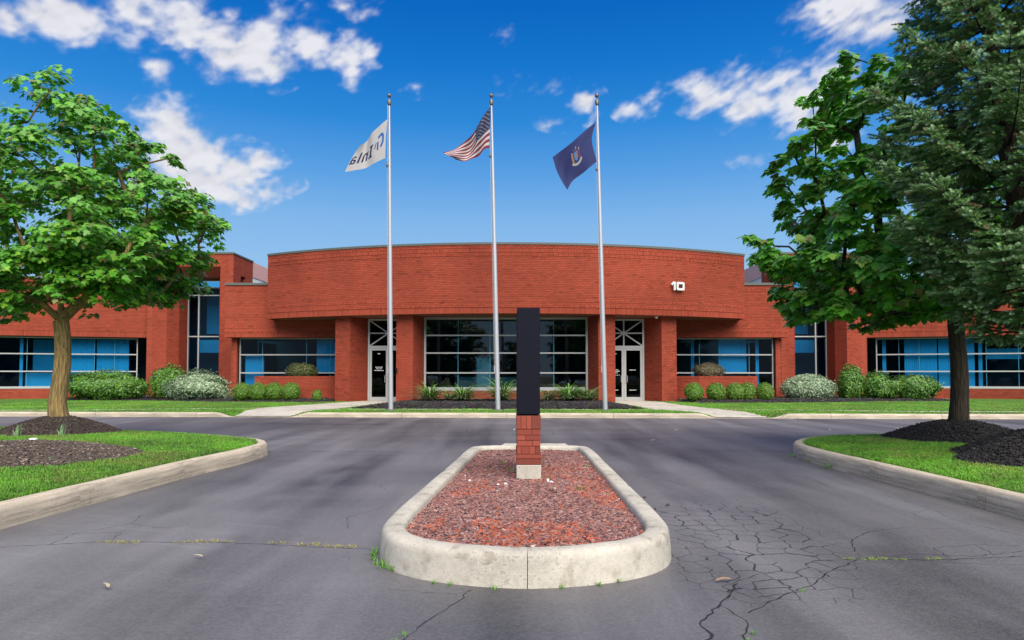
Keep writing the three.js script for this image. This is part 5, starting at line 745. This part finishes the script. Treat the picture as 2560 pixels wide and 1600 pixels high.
{ const o = one('pipe_stub', new THREE.CylinderGeometry(0.014, 0.014, 0.035, 16), stoneMat, 'white plastic pipe stub standing right of the sign footing', 'pipe stub'); o.position.set(0.345, medianY(0.345, -6.78) + 0.022, -6.78); }
[[1.29, -6.35], [1.31, -6.95], [1.18, -6.75], [1.22, -6.2], [1.45, -6.55], [1.1, -7.3]].forEach(([x, z], i) => { const o = one('pebble', pebble(i + 9), darkStone, ['dark pebble close beside the right kerb of the median', 'dark pebble farther back beside the median kerb', 'dark pebble between two others near the median kerb', 'nearest dark pebble right of the median', 'rightmost dark pebble on the drive', 'farthest dark pebble right of the median'][i], 'pebble', 'pebbles beside the median'); o.position.set(x, 0.006, z); o.scale.setScalar(0.012 + 0.005 * (i % 3)); });
const fallen = leafGeo([[0, 0], [0.13, 0.2], [0.2, 0.5], [0.13, 0.8], [0, 1], [-0.06, 0.8], [-0.02, 0.5], [-0.07, 0.2]], 0.5);
[[-2.25, -3.95, 0.09, 0.8, 'curled straw coloured leaf on the asphalt at the lower left'], [-2.02, -4.62, 0.08, 1.2, 'straw coloured leaf below the left crack'], [1.28, -4.12, 0.1, 1.7, 'brown curled leaf lying on the cracked asphalt'], [1.52, -4.72, 0.05, 0.3, 'small tan leaf on the crazed asphalt patch']].forEach(([x, z, s, a, l], i) => { const o = one('fallen_leaf', fallen, i === 2 ? std(0.28, 0.18, 0.1, 0.8) : std(0.42, 0.36, 0.22, 0.8), l, 'leaf'); o.position.set(x, 0.022, z); o.rotation.set(-Math.PI / 2 + 0.25, 0.2, a); o.scale.setScalar(s); });
{ const r = mulberry(88); for (let i = 0; i < 14; i++) { const x = -2.5 + i * 1.12 + r() * 0.8, z = -13 - r() * 6.2, o = one('fallen_leaf', fallen, M.dryLeaf ??= std(0.5, 0.46, 0.32, 0.8), `${ORD[i]} tiny dry leaf from the left on the road before the building`, 'leaf', 'dry leaves on the far road'); o.position.set(x, 0.02, z); o.rotation.set(-Math.PI / 2 + (r() - 0.5) * 0.5, (r() - 0.5) * 0.5, r() * 6.28); o.scale.setScalar(0.06 + r() * 0.06); } }
[[-4.85, -9.0], [5.2, -9.2], [5.5, -11.2]].forEach(([x, z], i) => { const o = one('fallen_leaf', fallen, M.dryLeaf, ['dry leaf lying on the left lawn', 'dry leaf on the right lawn before the mulch', 'dry leaf near the back of the right lawn'][i], 'leaf'); o.position.set(x, lawnY[i ? 1 : 0](x, z) + 0.06, z); o.rotation.set(-1.4, 0.3, i); o.scale.setScalar(0.09); });

{ // a bare twig by the right mounds, sprouts and a valve cap on the left ones
  const g = thing('bare_twig', 'thin bare forked twig standing between the two right mulch mounds', 'twig', [7.25, 0.3, -9.55]);
  part(g, 'stem', merge([bar(V(7.25, 0.25, -9.55), V(7.12, 0.52, -9.5), 0.006, 0.005, 5), bar(V(7.12, 0.52, -9.5), V(7.3, 0.62, -9.5), 0.005, 0.004, 5), bar(V(7.3, 0.62, -9.5), V(7.33, 0.84, -9.48), 0.004, 0.003, 5)]), M.stem);
  part(g, 'side_shoot', merge([bar(V(7.12, 0.52, -9.5), V(7.05, 0.56, -9.48), 0.004, 0.003, 5), bar(V(7.33, 0.84, -9.48), V(7.37, 0.89, -9.48), 0.003, 0.002, 5)]), M.stem);
  const spr = tuftGeo(12, 0.3, 0.02, 0.12, 31, 0.5), sm = std(0.22, 0.36, 0.16, 0.7, { transmission: 0.2, side: THREE.DoubleSide });
  [[-7.1, -11.05, 'pale green sprout at the front right of the left tree mound'], [-7.75, -10.98, 'pale green sprout at the front of the left tree mound'], [-5.1, -7.75, 'small green sprout on the nearer left mulch mound']].forEach(([x, z, l], i) => { const o = one('sprout', spr, sm, l, 'sprout'); o.position.set(x, lawnY[0](x, z) + 0.01, z); o.scale.setScalar(i === 2 ? 0.35 : 0.8); });
  const c = one('valve_cover', new THREE.CylinderGeometry(0.055, 0.06, 0.03, 20), stoneMat, 'white round valve cover in the grass between the left mounds', 'cover'); c.position.set(-6.95, lawnY[0](-6.95, -10.2) + 0.05, -10.2);
}

scene.traverse((o) => { if (o.isMesh) { o.castShadow = true; o.receiveShadow = true; } });
renderer.render(scene, camera);
